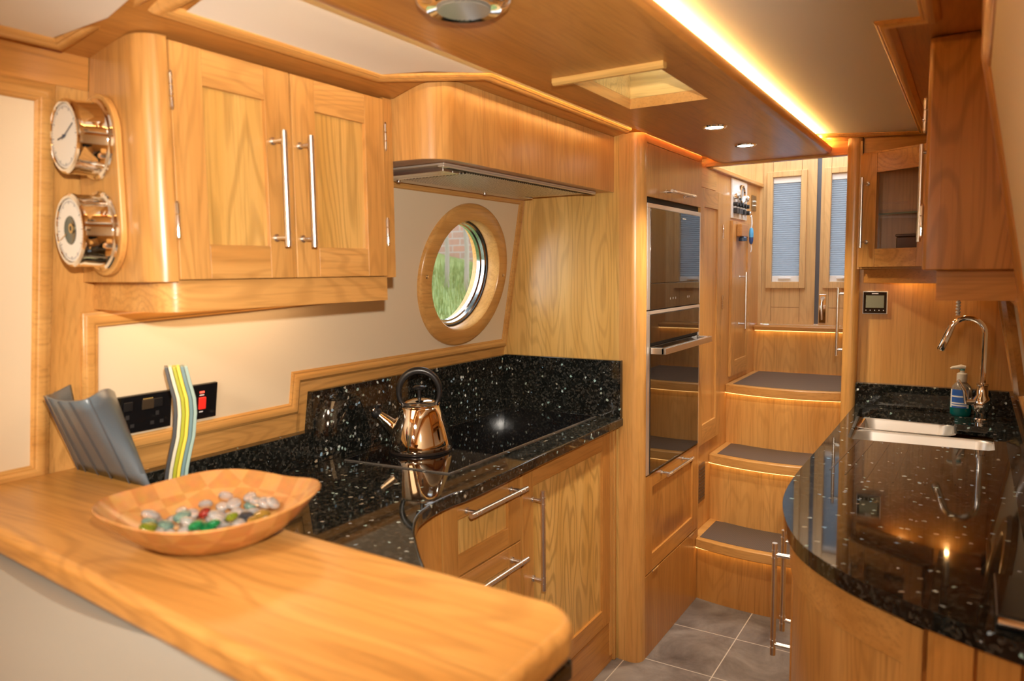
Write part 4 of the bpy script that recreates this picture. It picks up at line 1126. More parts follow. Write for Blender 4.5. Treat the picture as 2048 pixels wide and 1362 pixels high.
def wavy_strips():
    # S-curved strips standing on edge in front of the sockets
    c0 = Vector((-1.435, 0.935, ZW))
    t = thing('striped_wavy_ornament', 'tall S-curved ornament of grey, cream, lime, yellow and blue strips by the sockets', 'ornament', c0)
    e = Vector((0.55, 0.835, 0)).normalized()     # across the picture
    f = Vector((-0.835, 0.55, 0)).normalized()    # away from the viewer
    cols = [('charcoal', (0.07, 0.075, 0.08)), ('cream', (0.72, 0.68, 0.52)), ('lime', (0.42, 0.44, 0.03)), ('yellow', (0.82, 0.66, 0.08)), ('slate_blue', (0.16, 0.27, 0.29)), ('duck_egg', (0.33, 0.47, 0.42))]
    Hh = 0.342
    def cx(v):   # sideways shift of the S curve with height
        return 0.016*math.sin(PI*(v*1.55+0.02)) + 0.018*math.sin(PI*v)*1.0 - 0.012*v**2
    off = -0.0228
    w = 0.0076
    for k, (nm, col) in enumerate(cols):
        bm = NB()
        N = 30; rows = []
        for j in range(N+1):
            v = j/N
            z = ZW + 0.0 + Hh*v
            s = SC_X(v)
            a = c0 + e*(s + off + k*w); a.z = z
            rows.append([a - f*0.02, a + e*(w-0.0006) - f*0.02, a + e*(w-0.0006) + f*0.02, a + f*0.02])
        g = [[bm.verts.new(p) for p in r] for r in rows]
        for a, b in zip(g, g[1:]):
            for i in range(4): bm.faces.new((a[i], a[(i+1) % 4], b[(i+1) % 4], b[i]))
        bm.faces.new(g[0][::-1]); bm.faces.new(g[-1])
        obj('strip', bm, simple('strip_'+nm, col, 0.3), t, bevel=0.0012, label=nm.replace('_', ' ')+' strip')
def SC_X(v):
    # measured sideways position of the curve, bottom to top
    ks = [(0.0, -0.012), (0.18, -0.002), (0.37, 0.008), (0.47, 0.016), (0.56, 0.024), (0.71, 0.030), (0.80, 0.029), (0.90, 0.022), (1.0, 0.016)]
    for i in range(len(ks)-1):
        if ks[i][0] <= v <= ks[i+1][0]:
            s = (v-ks[i][0])/(ks[i+1][0]-ks[i][0])
            return ks[i][1]+(ks[i+1][1]-ks[i][1])*s
    return ks[-1][1]
wavy_strips()

# ------------------------------------------------------------------ sockets on the left wall
def wall_frame(y, z, right=False):
    if not right:
        M = ML.copy(); M.translation = LP(y, z, 0.003); return M
    M = Matrix((Vector((0, -1, 0)), UR, NR)).transposed().to_4x4(); M.translation = RP(y, z, 0.003); return M
def sockets():
    M = wall_frame(0.945, 1.148)
    t = thing('double_socket', 'black glass double socket plate behind the grey chopping board', 'socket', M.translation)
    bm = NB(); lbox(bm, M, (-0.073, -0.043, 0), (0.073, 0.043, 0.009)); obj('plate', bm, simple('gloss_black', (0.006, 0.006, 0.007), 0.06), t, smooth=False, bevel=0.002)
    for sx in (-0.032, 0.038):
        bm = NB(); lbox(bm, M, (sx-0.010, 0.010, 0.009), (sx+0.010, 0.030, 0.012)); obj('rocker', bm, BLACK, t, smooth=False, bevel=0.001)
        bm = NB()
        lbox(bm, M, (sx-0.004, -0.010, 0.0085), (sx+0.004, 0.0, 0.0093)); lbox(bm, M, (sx-0.016, -0.030, 0.0085), (sx-0.007, -0.022, 0.0093)); lbox(bm, M, (sx+0.007, -0.030, 0.0085), (sx+0.016, -0.022, 0.0093))
        obj('pin_holes', bm, simple('pin_grey', (0.028, 0.028, 0.03), 0.4), t, smooth=False)
    bm = NB(); lbox(bm, M, (0.000, 0.008, 0.009), (0.028, 0.030, 0.0115)); obj('usb_module', bm, simple('usb', (0.045, 0.032, 0.02), 0.3), t, smooth=False, bevel=0.001)
    bm = NB()
    for k in range(6): lbox(bm, M, (0.003+k*0.004, 0.031, 0.009), (0.0055+k*0.004, 0.033, 0.0098))
    obj('printed_mark', bm, simple('gold_print', (0.55, 0.38, 0.12), 0.4), t, smooth=False)
    M = wall_frame(1.096, 1.150)
    t = thing('cooker_switch', 'black glass switch plate with a red rocker switch', 'switch', M.translation)
    bm = NB(); lbox(bm, M, (-0.043, -0.043, 0), (0.043, 0.043, 0.009)); obj('plate', bm, simple('gloss_black', (0.006, 0.006, 0.007), 0.06), t, smooth=False, bevel=0.002)
    bm = NB(); lbox(bm, M, (-0.009, -0.018, 0.009), (0.010, 0.012, 0.014)); obj('rocker', bm, simple('red_rocker', (0.85, 0.03, 0.02), 0.25, 0, Emission_Color=(1, 0.05, 0.03, 1), Emission_Strength=0.15), t, smooth=False, bevel=0.002, label='glowing red rocker')
    bm = NB(); lbox(bm, M, (-0.006, 0.022, 0.009), (0.006, 0.026, 0.0105)); obj('neon', bm, emit('neon', (1, 0.08, 0.05), 2.0), t, smooth=False)
    bm = NB(); lbox(bm, M, (-0.006, 0.0155, 0.009), (0.006, 0.018, 0.0095)); lbox(bm, M, (-0.005, -0.026, 0.009), (0.005, -0.023, 0.0095)); obj('printed_mark', bm, simple('white_print', (0.8, 0.8, 0.8), 0.5), t, smooth=False)
sockets()

# ------------------------------------------------------------------ steps
def steps():
    t = thing('staircase', 'lit oak steps with dark non-slip treads climbing to the stern doors', 'stairs', (-0.7, 3.3, 0))
    x0, x1 = -1.0148, -0.4185
    m, n, l, b = newmat('non_slip')
    tc = n.new('ShaderNodeTexCoord'); v = n.new('ShaderNodeTexVoronoi'); v.inputs['Scale'].default_value = 150; v.inputs['Randomness'].default_value = 0.0
    l.new(tc.outputs['Object'], v.inputs['Vector'])
    r = n.new('ShaderNodeValToRGB'); r.color_ramp.elements[0].position = 0.25; r.color_ramp.elements[0].color = (0.13, 0.105, 0.09, 1); r.color_ramp.elements[1].position = 0.45; r.color_ramp.elements[1].color = (0.070, 0.055, 0.046, 1)
    l.new(v.outputs['Distance'], r.inputs[0]); l.new(r.outputs[0], b.inputs['Base Color']); b.inputs['Roughness'].default_value = 0.45
    led = emit('led_step', (1.0, 0.64, 0.22), 3.6)
    def bow(x, y0, s): return y0 - s*(1-((x-(x0+x1)/2)/((x1-x0)/2))**2)
    N = 16
    xs = [x0 + (x1-x0)*i/N for i in range(N+1)]
    T = [(0.279, 3.096, 0.050, 3.372, 0.0), (0.593, 3.352, 0.055, 3.625, 0.279), (0.886, 3.605, 0.060, 4.160, 0.593)]
    for k, (z, yf, s, yb, zr) in enumerate(T):
        xa = x0 if k else -0.9885
        xq = [xa + (x1-xa)*i/N for i in range(N+1)]
        if k == 0: xq = [xa + (x1-xa)*i/N for i in range(N+1)]
        front = [(x, bow(x, yf, s)) for x in xq]
        lift = 0.0
        side = [(x0, yb+0.02), (x0, 3.127), (xa, 3.127)] if k == 0 else [(xa, yb+0.02)]
        bm = NB(); prism(bm, front + [(x1, yb+0.02)] + side, z-0.042, z); tr = obj('tread', bm, oak('X', 'mid', 0.2), t, bevel=0.005, seg=3)
        mg = 0.012 if k == 0 else 0.034
        ins = [(x, bow(x, yf, s)+0.032) for x in xq if xa+0.03 <= x]
        ins[0] = (xa+mg, ins[0][1])
        bm = NB(); prism(bm, ins + [(x1, yb-0.022), (xa+mg, yb-0.022)], z-0.002, z+0.0012); obj('grip_pad', bm, m, tr, smooth=False)
        # riser under this tread, bowed too
        rf = [(x, bow(x, yf+0.024, s)) for x in xq]
        if k == 0: rf = [(x, bow(x, yf+0.022, s*0.75)) for x in xq]
        bm = NB(); prism(bm, rf + [(a, c+0.012) for a, c in rf][::-1], zr, z-0.042); rs = obj('riser', bm, oak('Z', 'mid', 0.35) if k else oak('Z', 'red', 0.35), t)
        lf = [(a, c-0.0215) for a, c in rf]; lb = [(a, c-0.0025) for a, c in rf]
        bm = NB(); prism(bm, lf + lb[::-1], z-0.0432, z-0.0422); obj('step_light', bm, led, tr, smooth=False)
    # top riser and sill
    obj('riser', bx((x0, 4.150, 0.886), (x1, 4.162, 1.112)), oak('Z', 'mid', 0.35), t, smooth=False)
    sl = obj('sill', bx((x0, 4.122, 1.112), (x1, 4.262, 1.137)), oak('X', 'red', 0.1), t, bevel=0.006, seg=3)
    obj('step_light', bx((x0+0.01, 4.126, 1.110), (x1, 4.146, 1.1118)), led, sl, smooth=False)
    # steel threshold
    obj('threshold', bx((x0+0.06, 4.235, 1.137), (x1, 4.262, 1.146)), STEEL, sl, smooth=False)
steps()

# ------------------------------------------------------------------ stern doors
def stern_doors():
    Y = 4.262
    ob = oak('Z', 'back', 0.25)
    obx = oak('X', 'back', 0.3)
    m, n, l, b = newmat('pleated_blind')
    b.inputs['Base Color'].default_value = (0.42, 0.46, 0.50, 1); b.inputs['Roughness'].default_value = 0.7
    tr = n.new('ShaderNodeBsdfTranslucent'); tr.inputs[0].default_value = (0.145, 0.158, 0.175, 1)
    mx = n.new('ShaderNodeMixShader'); mx.inputs[0].default_value = 0.5
    l.new(b.outputs[0], mx.inputs[1]); l.new(tr.outputs[0], mx.inputs[2]); l.new(mx.outputs[0], n['Material Output'].inputs[0])
    for k, (xa, xb, wl_, wr_) in enumerate(((-0.998, -0.722, -0.945, -0.800), (-0.700, -0.4185, -0.650, -0.505))):
        zb, zt = 1.14, 2.28
        bm = NB()
        hz0, hz1 = 1.372, 1.935
        box(bm, (xa, Y-0.028, zb), (wl_, Y, zt)); box(bm, (wr_, Y-0.028, zb), (xb, Y, zt))
        box(bm, (wl_, Y-0.028, zb), (wr_, Y, hz0)); box(bm, (wl_, Y-0.028, hz1), (wr_, Y, zt))
        d = obj('door_%d' % (k+1), bm, ob, kind='structure', smooth=False)
        # planted frame round the window
        bm = NB(); f = 0.030
        box(bm, (wl_-f, Y-0.044, hz0-0.035), (wl_, Y-0.028, hz1+0.030)); box(bm, (wr_, Y-0.044, hz0-0.035), (wr_+f, Y-0.028, hz1+0.030))
        box(bm, (wl_, Y-0.044, hz0-0.035), (wr_, Y-0.028, hz0)); box(bm, (wl_, Y-0.044, hz1), (wr_, Y-0.028, hz1+0.030))
        obj('window_frame', bm, ob, d, smooth=False, bevel=0.002)
        # board joints
        bm = NB()
        for (pa, pb) in (((wl_-0.003, 1.155), (wl_-0.001, 1.337)), ((wr_+0.001, 1.155), (wr_+0.003, 1.337)), ((wl_-0.003, 1.966), (wl_-0.001, 2.27)), ((wr_+0.001, 1.966), (wr_+0.003, 2.27)), ((wl_, 1.232), (wr_, 1.234))):
            box(bm, (pa[0], Y-0.0288, pa[1]), (pb[0], Y-0.0278, pb[1]))
        obj('panel_joint', bm, simple('joint_brown', (0.20, 0.10, 0.035), 0.7), d, smooth=False)
        bm = NB(); box(bm, (wl_, Y-0.008, hz0), (wr_, Y-0.004, hz1)); obj('pane', bm, GLASS, d, smooth=False)
        bm = NB(); N = 44; rows = []
        za, zz = hz0+0.03, hz1-0.03
        for i in range(2*N+1):
            z = za + (zz-za)*i/(2*N); y = Y-0.022 + (0.007 if i % 2 else 0)
            rows.append((bm.verts.new((wl_-0.0003, y, z)), bm.verts.new((wr_+0.0003, y, z))))
        for a, c in zip(rows, rows[1:]): bm.faces.new((a[0], a[1], c[1], c[0]))
        bl = obj('pleated_blind', bm, m, d, smooth=False)
        bm = NB(); box(bm, (wl_+0.0003, Y-0.026, hz1-0.032), (wr_-0.0003, Y-0.012, hz1-0.0003)); box(bm, (wl_+0.0003, Y-0.026, hz0+0.0003), (wr_-0.0003, Y-0.012, hz0+0.032))
        box(bm, (wl_+0.035, Y-0.036, hz0+0.014), (wr_-0.045, Y-0.026, hz0+0.024))
        obj('blind_rail', bm, WHITE, bl, smooth=False, bevel=0.002)
    # meeting strip and latch
    bm = NB(); box(bm, (-0.722, Y-0.020, 1.14), (-0.700, Y-0.002, 2.28)); obj('trim_11', bm, simple('seal_grey', (0.10, 0.10, 0.11), 0.4, 0.5), kind='structure', smooth=False)
    t = thing('door_latch', 'bright brass and chrome latch plate between the stern doors', 'latch', (-0.680, Y-0.03, 1.15))
    bm = NB(); box(bm, (-0.697, Y-0.034, 1.150), (-0.662, Y-0.028, 1.305)); obj('latch_plate', bm, CHROME, t, smooth=False, bevel=0.002)
    bm = NB(); cyl(bm, (-0.680, Y-0.040, 1.283), (0, 1, 0), 0.012, 0.008, n=20); tube(bm, [(-0.680, Y-0.045, 1.283), (-0.683, Y-0.052, 1.24), (-0.680, Y-0.045, 1.17)], 0.004, n=10)
    obj('lever', bm, STEEL, t)
stern_doors()

# ------------------------------------------------------------------ left side of the steps: doors, instruments, switch
def stair_side():
    X = -1.015
    M = Matrix((Vector((0, 1, 0)), Vector((0, 0, 1)), Vector((1, 0, 0)))).transposed().to_4x4()
    obj('trim_12', bx((X-0.145, 3.30, 1.886), (X+0.020, Y1-0.002, 1.906)), oak('Y', 'mid', 0.1), kind='structure', smooth=False, bevel=0.004)
    obj('trim_13', bx((X, 3.126, 1.800), (X+0.006, 3.40, 1.886)), oak('Y', 'mid', 0.2), kind='structure', smooth=False)
    a = thing('side_cupboard_door', 'plain panelled oak door beside the oven column at the foot of the steps', 'door', (X, 3.3, 0.66))
    M1 = M.copy(); M1.translation = Vector((X, 3.128, 0.665))
    d = shaker(a, M1, 0.352, 1.13, t=0.014, st=0.075, rt=0.08, rb=0.09, pmat=oak('Z', 'mid', 0.2))
    for z in (1.62, 1.29):
        hinge(d, (X+0.015, 3.482, z), (0, 1, 0), (1, 0, 0))
    a = thing('wardrobe_door', 'oak door with a long steel handle halfway up the steps', 'door', (X, 3.8, 0.90))
    M2 = M.copy(); M2.translation = Vector((X, 3.648, 0.915))
    d = shaker(a, M2, 0.365, 0.765, t=0.014, st=0.07, rt=0.07, rb=0.075, pmat=oak('Z', 'mid', 0.2))
    bar_handle(d, (X+0.05, 3.775, 1.145), (X+0.05, 3.775, 1.430), (1, 0, 0), r=0.006, reach=0.035, ins=0.025)
    # instrument panel
    p = thing('instrument_panel', 'white engine instrument panel with dials and a row of black knobs', 'instrument panel', (X, 3.8, 1.69))
    obj('panel_board', bx((X, 3.655, 1.692), (X+0.008, 3.930, 1.884)), WHITE, p, smooth=False, bevel=0.002)
    for (y, z, r) in ((3.79, 1.815, 0.046), (3.69, 1.80, 0.018), (3.885, 1.80, 0.016)):
        bm = NB(); lathe(bm, [(0.0, 0.010), (r*0.80, 0.010), (r*0.86, 0.018), (r, 0.016), (r, 0.0)], (X+0.008, y, z), (1, 0, 0), n=32); g = obj('gauge', bm, CHROME, p)
        bm = NB(); lathe(bm, [(0.0, 0.0105), (r*0.79, 0.0105), (r*0.79, 0.0095)], (X+0.008, y, z), (1, 0, 0), n=24); obj('gauge_face', bm, simple('gauge_face', (0.65, 0.66, 0.66), 0.25), g)
        bm = NB(); box(bm, (X+0.0188, y-0.002, z-r*0.6), (X+0.0195, y+0.002, z+r*0.5)); obj('needle', bm, BLACK, g, smooth=False)
    for k in range(5):
        bm = NB(); cyl(bm, (X+0.008, 3.682+k*0.054, 1.760), (1, 0, 0), 0.010, 0.020, n=16); obj('knob', bm, BLACK, p)
    for (y, w) in ((3.695, 0.02), (3.755, 0.035), (3.835, 0.018)):
        bm = NB(); box(bm, (X+0.008, y-w, 1.716), (X+0.026, y+w, 1.742)); obj('switch', bm, BLACK, p, smooth=False, bevel=0.003)
    k = thing('key_fob', 'key ring with a blue and white float hanging from the instrument panel', 'key ring', (X+0.03, 3.91, 1.72))
    bm = NB(); cyl(bm, (X+0.008, 3.895, 1.728), (1, 0, 0), 0.011, 0.022, n=16); obj('key', bm, BLACK, k)
    bm = NB(); tube(bm, [(X+0.034, 3.905+0.013*math.cos(a), 1.722+0.013*math.sin(a)) for a in [2*PI*i/16 for i in range(16)]], 0.0015, n=6, closed=True); obj('ring', bm, CHROME, k)
    bm = NB(); tube(bm, [(X+0.034, 3.92, 1.711), (X+0.036, 3.925, 1.68), (X+0.034, 3.922, 1.652)], [0.004, 0.0045, 0.003], n=8); obj('cord', bm, WHITE, k)
    bm = NB(); lathe(bm, [(0, 0), (0.007, -0.003), (0.011, -0.018), (0.012, -0.035), (0.011, -0.05)], (X+0.034, 3.922, 1.656), n=16); obj('float', bm, simple('float_blue', (0.10, 0.42, 0.75), 0.4), k)
    bm = NB(); lathe(bm, [(0.011, 0.0), (0.010, -0.022), (0.006, -0.034), (0, -0.037)], (X+0.034, 3.922, 1.606), n=16); obj('float_tip', bm, simple('float_navy', (0.03, 0.08, 0.25), 0.4), k)
    bm = NB(); tube(bm, [(X+0.034, 3.922, 1.566), (X+0.036, 3.924, 1.55), (X+0.033, 3.922, 1.53)], 0.003, n=8); obj('tassel', bm, WHITE, k)
    c = thing('hook_block', 'small brown wooden block with a dark blue hook under the instrument panel', 'hook', (X, 3.75, 1.60))
    obj('block', bx((X+0.0145, 3.715, 1.605), (X+0.04, 3.840, 1.665)), oak('Y', 'red', 0.2), c, smooth=False, bevel=0.004)
    bm = NB(); lathe(bm, [(0, 0), (0.020, 0.0), (0.020, 0.016), (0.012, 0.022)], (X+0.03, 3.775, 1.583), n=20); obj('hook', bm, simple('dark_blue', (0.05, 0.09, 0.16), 0.4), c)
    s = thing('switch_plate', 'small bronze switch plate beside the stern doors', 'switch', (X, 4.09, 1.75))
    obj('plate', bx((X, 4.045, 1.752), (X+0.006, 4.130, 1.832)), simple('bronze', (0.28, 0.19, 0.09), 0.3, 0.9), s, smooth=False, bevel=0.001)
    for z in (1.80, 1.778):
        bm = NB(); cyl(bm, (X+0.006, 4.088, z), (1, 0, 0), 0.006, 0.010, n=12); obj('toggle', bm, CHROME, s)
    v = thing('air_vent', 'narrow brown metal air vent beside the second step', 'vent', (X, 3.25, 0.40))
    obj('vent_plate', bx((X, 3.19, 0.400), (X+0.005, 3.283, 0.572)), simple('vent_brown', (0.20, 0.13, 0.08), 0.4, 0.6), v, smooth=False)
    bm = NB()
    for q in range(9): box(bm, (X+0.005, 3.20, 0.418+q*0.016), (X+0.007, 3.275, 0.424+q*0.016))
    obj('slat', bm, simple('vent_dark', (0.08, 0.05, 0.03), 0.5), v, smooth=False)
    # locker door on the right of the steps, seen edge on
    w = thing('locker_door', 'oak locker door right of the steps carrying a long steel handle', 'door', (-0.42, 3.5, 0.9))
    obj('door_leaf', bx((-0.432, 3.20, 0.93), (-0.4187, 3.78, 1.86)), OZs, w, smooth=False)
    bar_handle(w, (-0.466, 3.262, 1.088), (-0.466, 3.262, 1.365), (-1, 0, 0), r=0.0062, reach=0.034, ins=0.025)
stair_side()

# ------------------------------------------------------------------ right side: post, thermostat, worktop, sink, base, cupboards
def right_side():
    # bullnose post at the end of the galley
    bm = NB()
    prism(bm, [(-0.397 - 0.0265*math.sin(a), 3.108 - 0.022*math.cos(a)) for a in [-PI/2 + PI*i/14 for i in range(15)]] + [(-0.4235, 3.134), (-0.3705, 3.134)], 0.0, 1.93)
    obj('trim_14', bm, oak('Z', 'mid', 0.15), kind='structure')
    # thermostat
    t = thing('thermostat', 'black thermostat with a grey-green screen on the wall above the sink', 'thermostat', (-0.315, 3.126, 1.312))
    obj('back_plate', bx((-0.358, 3.118, 1.2695), (-0.272, 3.1255, 1.3565)), WHITE, t, smooth=False, bevel=0.002)
    obj('face', bx((-0.3545, 3.114, 1.273), (-0.2755, 3.118, 1.353)), simple('gloss_black', (0.006, 0.006, 0.007), 0.06), t, smooth=False, bevel=0.001)
    obj('screen', bx((-0.346, 3.1132, 1.293), (-0.284, 3.114, 1.340)), simple('lcd', (0.20, 0.21, 0.13), 0.3), t, smooth=False)
    bm = NB()
    for k in range(5):
        x = -0.345 + k*0.015; box(bm, (x-0.0015, 3.1133, 1.2825), (x+0.0015, 3.114, 1.2855))
    box(bm, (-0.326, 3.1133, 1.3455), (-0.304, 3.114, 1.3485))
    obj('printed_mark', bm, simple('white_print', (0.8, 0.8, 0.8), 0.5), t, smooth=False)
    # worktop with sink cut-outs
    t = thing('sink_worktop', 'polished dark granite worktop with a curved front on the sink side', 'worktop', (-0.1, 2.2, 0.887))
    edge = [(-0.372, 3.124), (-0.371, 2.6), (-0.372, 2.2), (-0.371, 1.95), (-0.357, 1.76), (-0.318, 1.60), (-0.263, 1.475), (-0.178, 1.375), (-0.080, 1.305), (0.009, 1.258), (0.08, 1.228), (0.152, 1.200)]
    edge = smoothpath(edge, 5)
    outer = edge + [(0.152, 3.124)]
    sink = [(-0.352, 3.045), (-0.040, 3.030), (-0.036, 2.885), (-0.030, 2.872), (0.060, 2.868), (0.071, 2.855), (0.071, 2.515), (0.058, 2.500), (-0.300, 2.482), (-0.318, 2.496), (-0.335, 2.7)]
    sink = [(-0.338, 3.040), (-0.050, 3.026), (-0.040, 3.014), (-0.036, 2.885), (-0.028, 2.874), (0.058, 2.870), (0.071, 2.858), (0.071, 2.520), (0.056, 2.503), (-0.300, 2.483), (-0.318, 2.500), (-0.345, 3.028)]
    grooves = []
    bm = NB()
    holed(bm, Matrix.Translation((0, 0, 0.885)), outer, [sink[::-1]], 0.032)
    w = obj('slab', bm, GRANITE, t, bevel=0.006, seg=4)
    bm = NB(); box(bm, (-0.371, 3.094, 0.917), (0.152, 3.1255, 1.006)); obj('upstand', bm, GRANITE, t, smooth=False, bevel=0.002, label='low granite splashback on the end wall')
    bm = NB()
    a = [RP(1.22, 0.9175, 0.003), RP(3.094, 0.9175, 0.003), RP(3.094, 1.010, 0.003), RP(1.22, 1.010, 0.003)]
    v0 = [bm.verts.new(p) for p in a]; v1 = [bm.verts.new(p + Vector((-0.026, 0, 0))) for p in a]
    bm.faces.new(v0); bm.faces.new(v1[::-1])
    for i in range(4): bm.faces.new((v0[i], v0[(i+1) % 4], v1[(i+1) % 4], v1[i]))
    obj('upstand', bm, GRANITE, t, smooth=False, label='low granite splashback on the hull side')
    # drainer grooves (sunk strips)
    bm = NB()
    for (xa, ya, xb, yb) in ((-0.286, 2.472, -0.303, 2.066), (-0.246, 2.468, -0.262, 2.040), (-0.202, 2.465, -0.212, 2.01), (-0.150, 2.467, -0.151, 2.018), (-0.095, 2.480, -0.082, 2.033), (-0.032, 2.486, -0.019, 2.068)):
        d = Vector((xb-xa, yb-ya, 0)).normalized(); s = Vector((d.y, -d.x, 0))*0.0042
        A, B = Vector((xa, ya+0.01, ZW)), Vector((xb, yb, ZW))
        z = Vector((0, 0, 0.0006))
        quad(bm, [A-s*1.5+z, B-s*0.5+z, B+s*0.5+z, A+s*1.5+z])
    obj('drainer_groove', bm, simple('groove', (0.03, 0.024, 0.02), 0.12), t, smooth=False)
    # sink
    k = thing('undermount_sink', 'one and a half bowl stainless sink set under the granite', 'sink', (-0.13, 2.75, 0.74))
    def bowlm(x0, y0, x1, y1, zb, nm, label, skew=0.0):
        bm = NB()
        def rr(x0, y0, x1, y1, r):
            return arc(x1-r, y1-r, r, 0, 90, 6) + arc(x0+r, y1-r, r, 90, 180, 6) + arc(x0+r, y0+r, r, 180, 270, 6) + arc(x1-r, y0+r, r, 270, 360, 6)
        R = [(rr(x0-0.012, y0-0.012, x1+0.012, y1+0.012, 0.05), 0.8845), (rr(x0, y0, x1, y1, 0.045), 0.8845), (rr(x0+0.003, y0+0.003, x1-0.003, y1-0.003, 0.045), 0.878), (rr(x0+0.012, y0+0.012, x1-0.012, y1-0.012, 0.045), zb+0.03), (rr(x0+0.035, y0+0.035, x1-0.035, y1-0.035, 0.04), zb)]
        rings = [[bm.verts.new((p[0], p[1], z)) for p in L] for L, z in R]
        for a, b in zip(rings, rings[1:]):
            for i in range(len(a)): bm.faces.new((a[i], a[(i+1) % len(a)], b[(i+1) % len(a)], b[i]))
        bm.faces.new(rings[-1])
        return obj(nm, bm, simple('sink_steel', (0.72, 0.69, 0.64), 0.38, 0.72), k, label=label)
    bowlm(-0.322, 2.500, 0.072, 2.800, 0.72, 'bowl', 'large main bowl')
    bowlm(-0.338, 2.832, -0.042, 3.036, 0.76, 'bowl', 'small half bowl')
    bm = NB(); lathe(bm, [(0, 0.005), (0.02, 0.005), (0.038, 0.002), (0.04, 0.0)], (-0.13, 2.65, 0.7205), n=28); obj('waste', bm, CHROME, k)
    # tap
    c = Vector((0.040, 2.995, ZW))
    tp = thing('mixer_tap', 'tall chrome swan neck mixer tap at the back of the sink', 'tap', c)
    bm = NB(); lathe(bm, [(0.0, 0.0), (0.024, 0.0), (0.024, 0.004), (0.0195, 0.008), (0.0185, 0.025), (0.026, 0.036), (0.0315, 0.055), (0.026, 0.075), (0.018, 0.086), (0.0165, 0.120), (0.018, 0.122), (0.018, 0.128), (0.010, 0.131)], c, n=36); obj('body', bm, CHROME, tp)
    pts = [c + Vector((0, 0, 0.12)), c + Vector((0, 0, 0.22))]
    R = 0.052
    for i in range(13):
        a = PI*0.92*i/12
        pts.append(c + Vector((-R + R*math.cos(a), -0.01*i/12, 0.300 + R*math.sin(a))))
    e = pts[-1]; dv = (pts[-1]-pts[-2]).normalized(); pts.append(e + dv*0.02)
    bm = NB(); tube(bm, pts, 0.0095, n=18); obj('spout', bm, CHROME, tp)
    bm = NB(); e2 = pts[-1]; tube(bm, [e2-dv*0.03, e2, e2+dv*0.055, e2+dv*0.060], [0.0115, 0.013, 0.014, 0.012], n=18); obj('spray_head', bm, CHROME, tp)
    bm = NB(); tube(bm, [c+Vector((-0.020, -0.01, 0.062)), c+Vector((-0.046, -0.016, 0.062))], 0.010, n=14)
    tube(bm, [c+Vector((-0.046, -0.016, 0.056)), c+Vector((-0.052, -0.018, 0.10)), c+Vector((-0.072, -0.02, 0.138))], [0.007, 0.006, 0.0045], n=12); obj('lever', bm, CHROME, tp)
    # soap bottle
    c = Vector((-0.022, 3.058, ZW))
    s = thing('soap_dispenser', 'clear pump bottle of blue-green washing liquid beside the tap', 'soap bottle', c)
    def oval(bm, prof, sx, sy):
        n0 = 28; rings = []
        for r, z in prof: rings.append([bm.verts.new(c + Vector((r*sx*math.cos(2*PI*i/n0), r*sy*math.sin(2*PI*i/n0), z))) for i in range(n0)])
        for a, b in zip(rings, rings[1:]):
            for i in range(n0): bm.faces.new((a[i], a[(i+1) % n0], b[(i+1) % n0], b[i]))
        bm.faces.new(rings[0][::-1]); bm.faces.new(rings[-1])
    bm = NB(); oval(bm, [(0.028, 0.0), (0.033, 0.006), (0.034, 0.03), (0.0335, 0.052)], 1.0, 0.72); obj('liquid', bm, simple('teal_liquid', (0.0, 0.20, 0.20), 0.08, 0, Transmission_Weight=0.35), s)
    bm = NB(); oval(bm, [(0.0336, 0.0525), (0.033, 0.085), (0.029, 0.105), (0.018, 0.118), (0.0125, 0.122)], 1.0, 0.72); obj('bottle', bm, simple('bottle_clear', (0.72, 0.60, 0.45), 0.08, 0, Transmission_Weight=0.7), s)
    bm = NB()
    for i in range(9):
        a0 = math.radians(205+i*12); a1 = math.radians(217+i*12)
        quad(bm, [c + Vector((0.0350*math.cos(a), 0.0350*0.74*math.sin(a), z)) for a, z in ((a0, 0.030), (a1, 0.030), (a1, 0.095), (a0, 0.095))], 1 if 0 < i < 8 else 0)
    lb = obj('label', bm, [WHITE, simple('label_blue', (0.03, 0.12, 0.45), 0.3)], s)
    bm = NB()
    for z in (0.036, 0.044, 0.068):
        for i in range(1, 8):
            a0 = math.radians(205+i*12); a1 = math.radians(217+i*12)
            quad(bm, [c + Vector((0.0354*math.cos(a), 0.0354*0.74*math.sin(a), zz)) for a, zz in ((a0, z), (a1, z), (a1, z+0.005), (a0, z+0.005))])
    obj('label_print', bm, WHITE, lb)
    bm = NB(); lathe(bm, [(0.015, 0.120), (0.0165, 0.124), (0.0165, 0.150), (0.012, 0.153), (0.007, 0.155), (0.007, 0.164)], c, n=24); pu = obj('pump_collar', bm, simple('pump_white', (0.75, 0.70, 0.58), 0.35), s)
    bm = NB(); tube(bm, [c+Vector((0.010, 0, 0.172)), c+Vector((-0.004, 0, 0.174)), c+Vector((-0.030, -0.003, 0.170)), c+Vector((-0.036, -0.003, 0.167))], [0.007, 0.0085, 0.005, 0.004], n=12); obj('pump_head', bm, simple('pump_white', (0.75, 0.70, 0.58), 0.35), pu)
    bm = NB(); lathe(bm, [(0.0085, 0.162), (0.0085, 0.166), (0.007, 0.168)], c, n=18); obj('pump_ring', bm, simple('teal_ring', (0.08, 0.30, 0.30), 0.4), pu)
    # base units
    X = -0.340
    b = thing('sink_base_unit', 'oak base cupboard with a curved end under the sink worktop', 'cupboard', (-0.1, 2.2, 0))
    path = smoothpath([(X, 3.124), (X, 2.5), (X, 2.0), (-0.330, 1.80), (-0.298, 1.64), (-0.246, 1.515), (-0.165, 1.415), (-0.070, 1.345), (0.015, 1.298), (0.085, 1.268), (0.152, 1.243)], 6)
    inner = [(x+0.016, y+0.010) for x, y in path[:-2]] + [(0.135, 1.262)]
    bm = NB(); prism(bm, path + inner[::-1], 0.0, 0.884); obj('carcass', bm, oak('Z', 'red', 0.3), b)
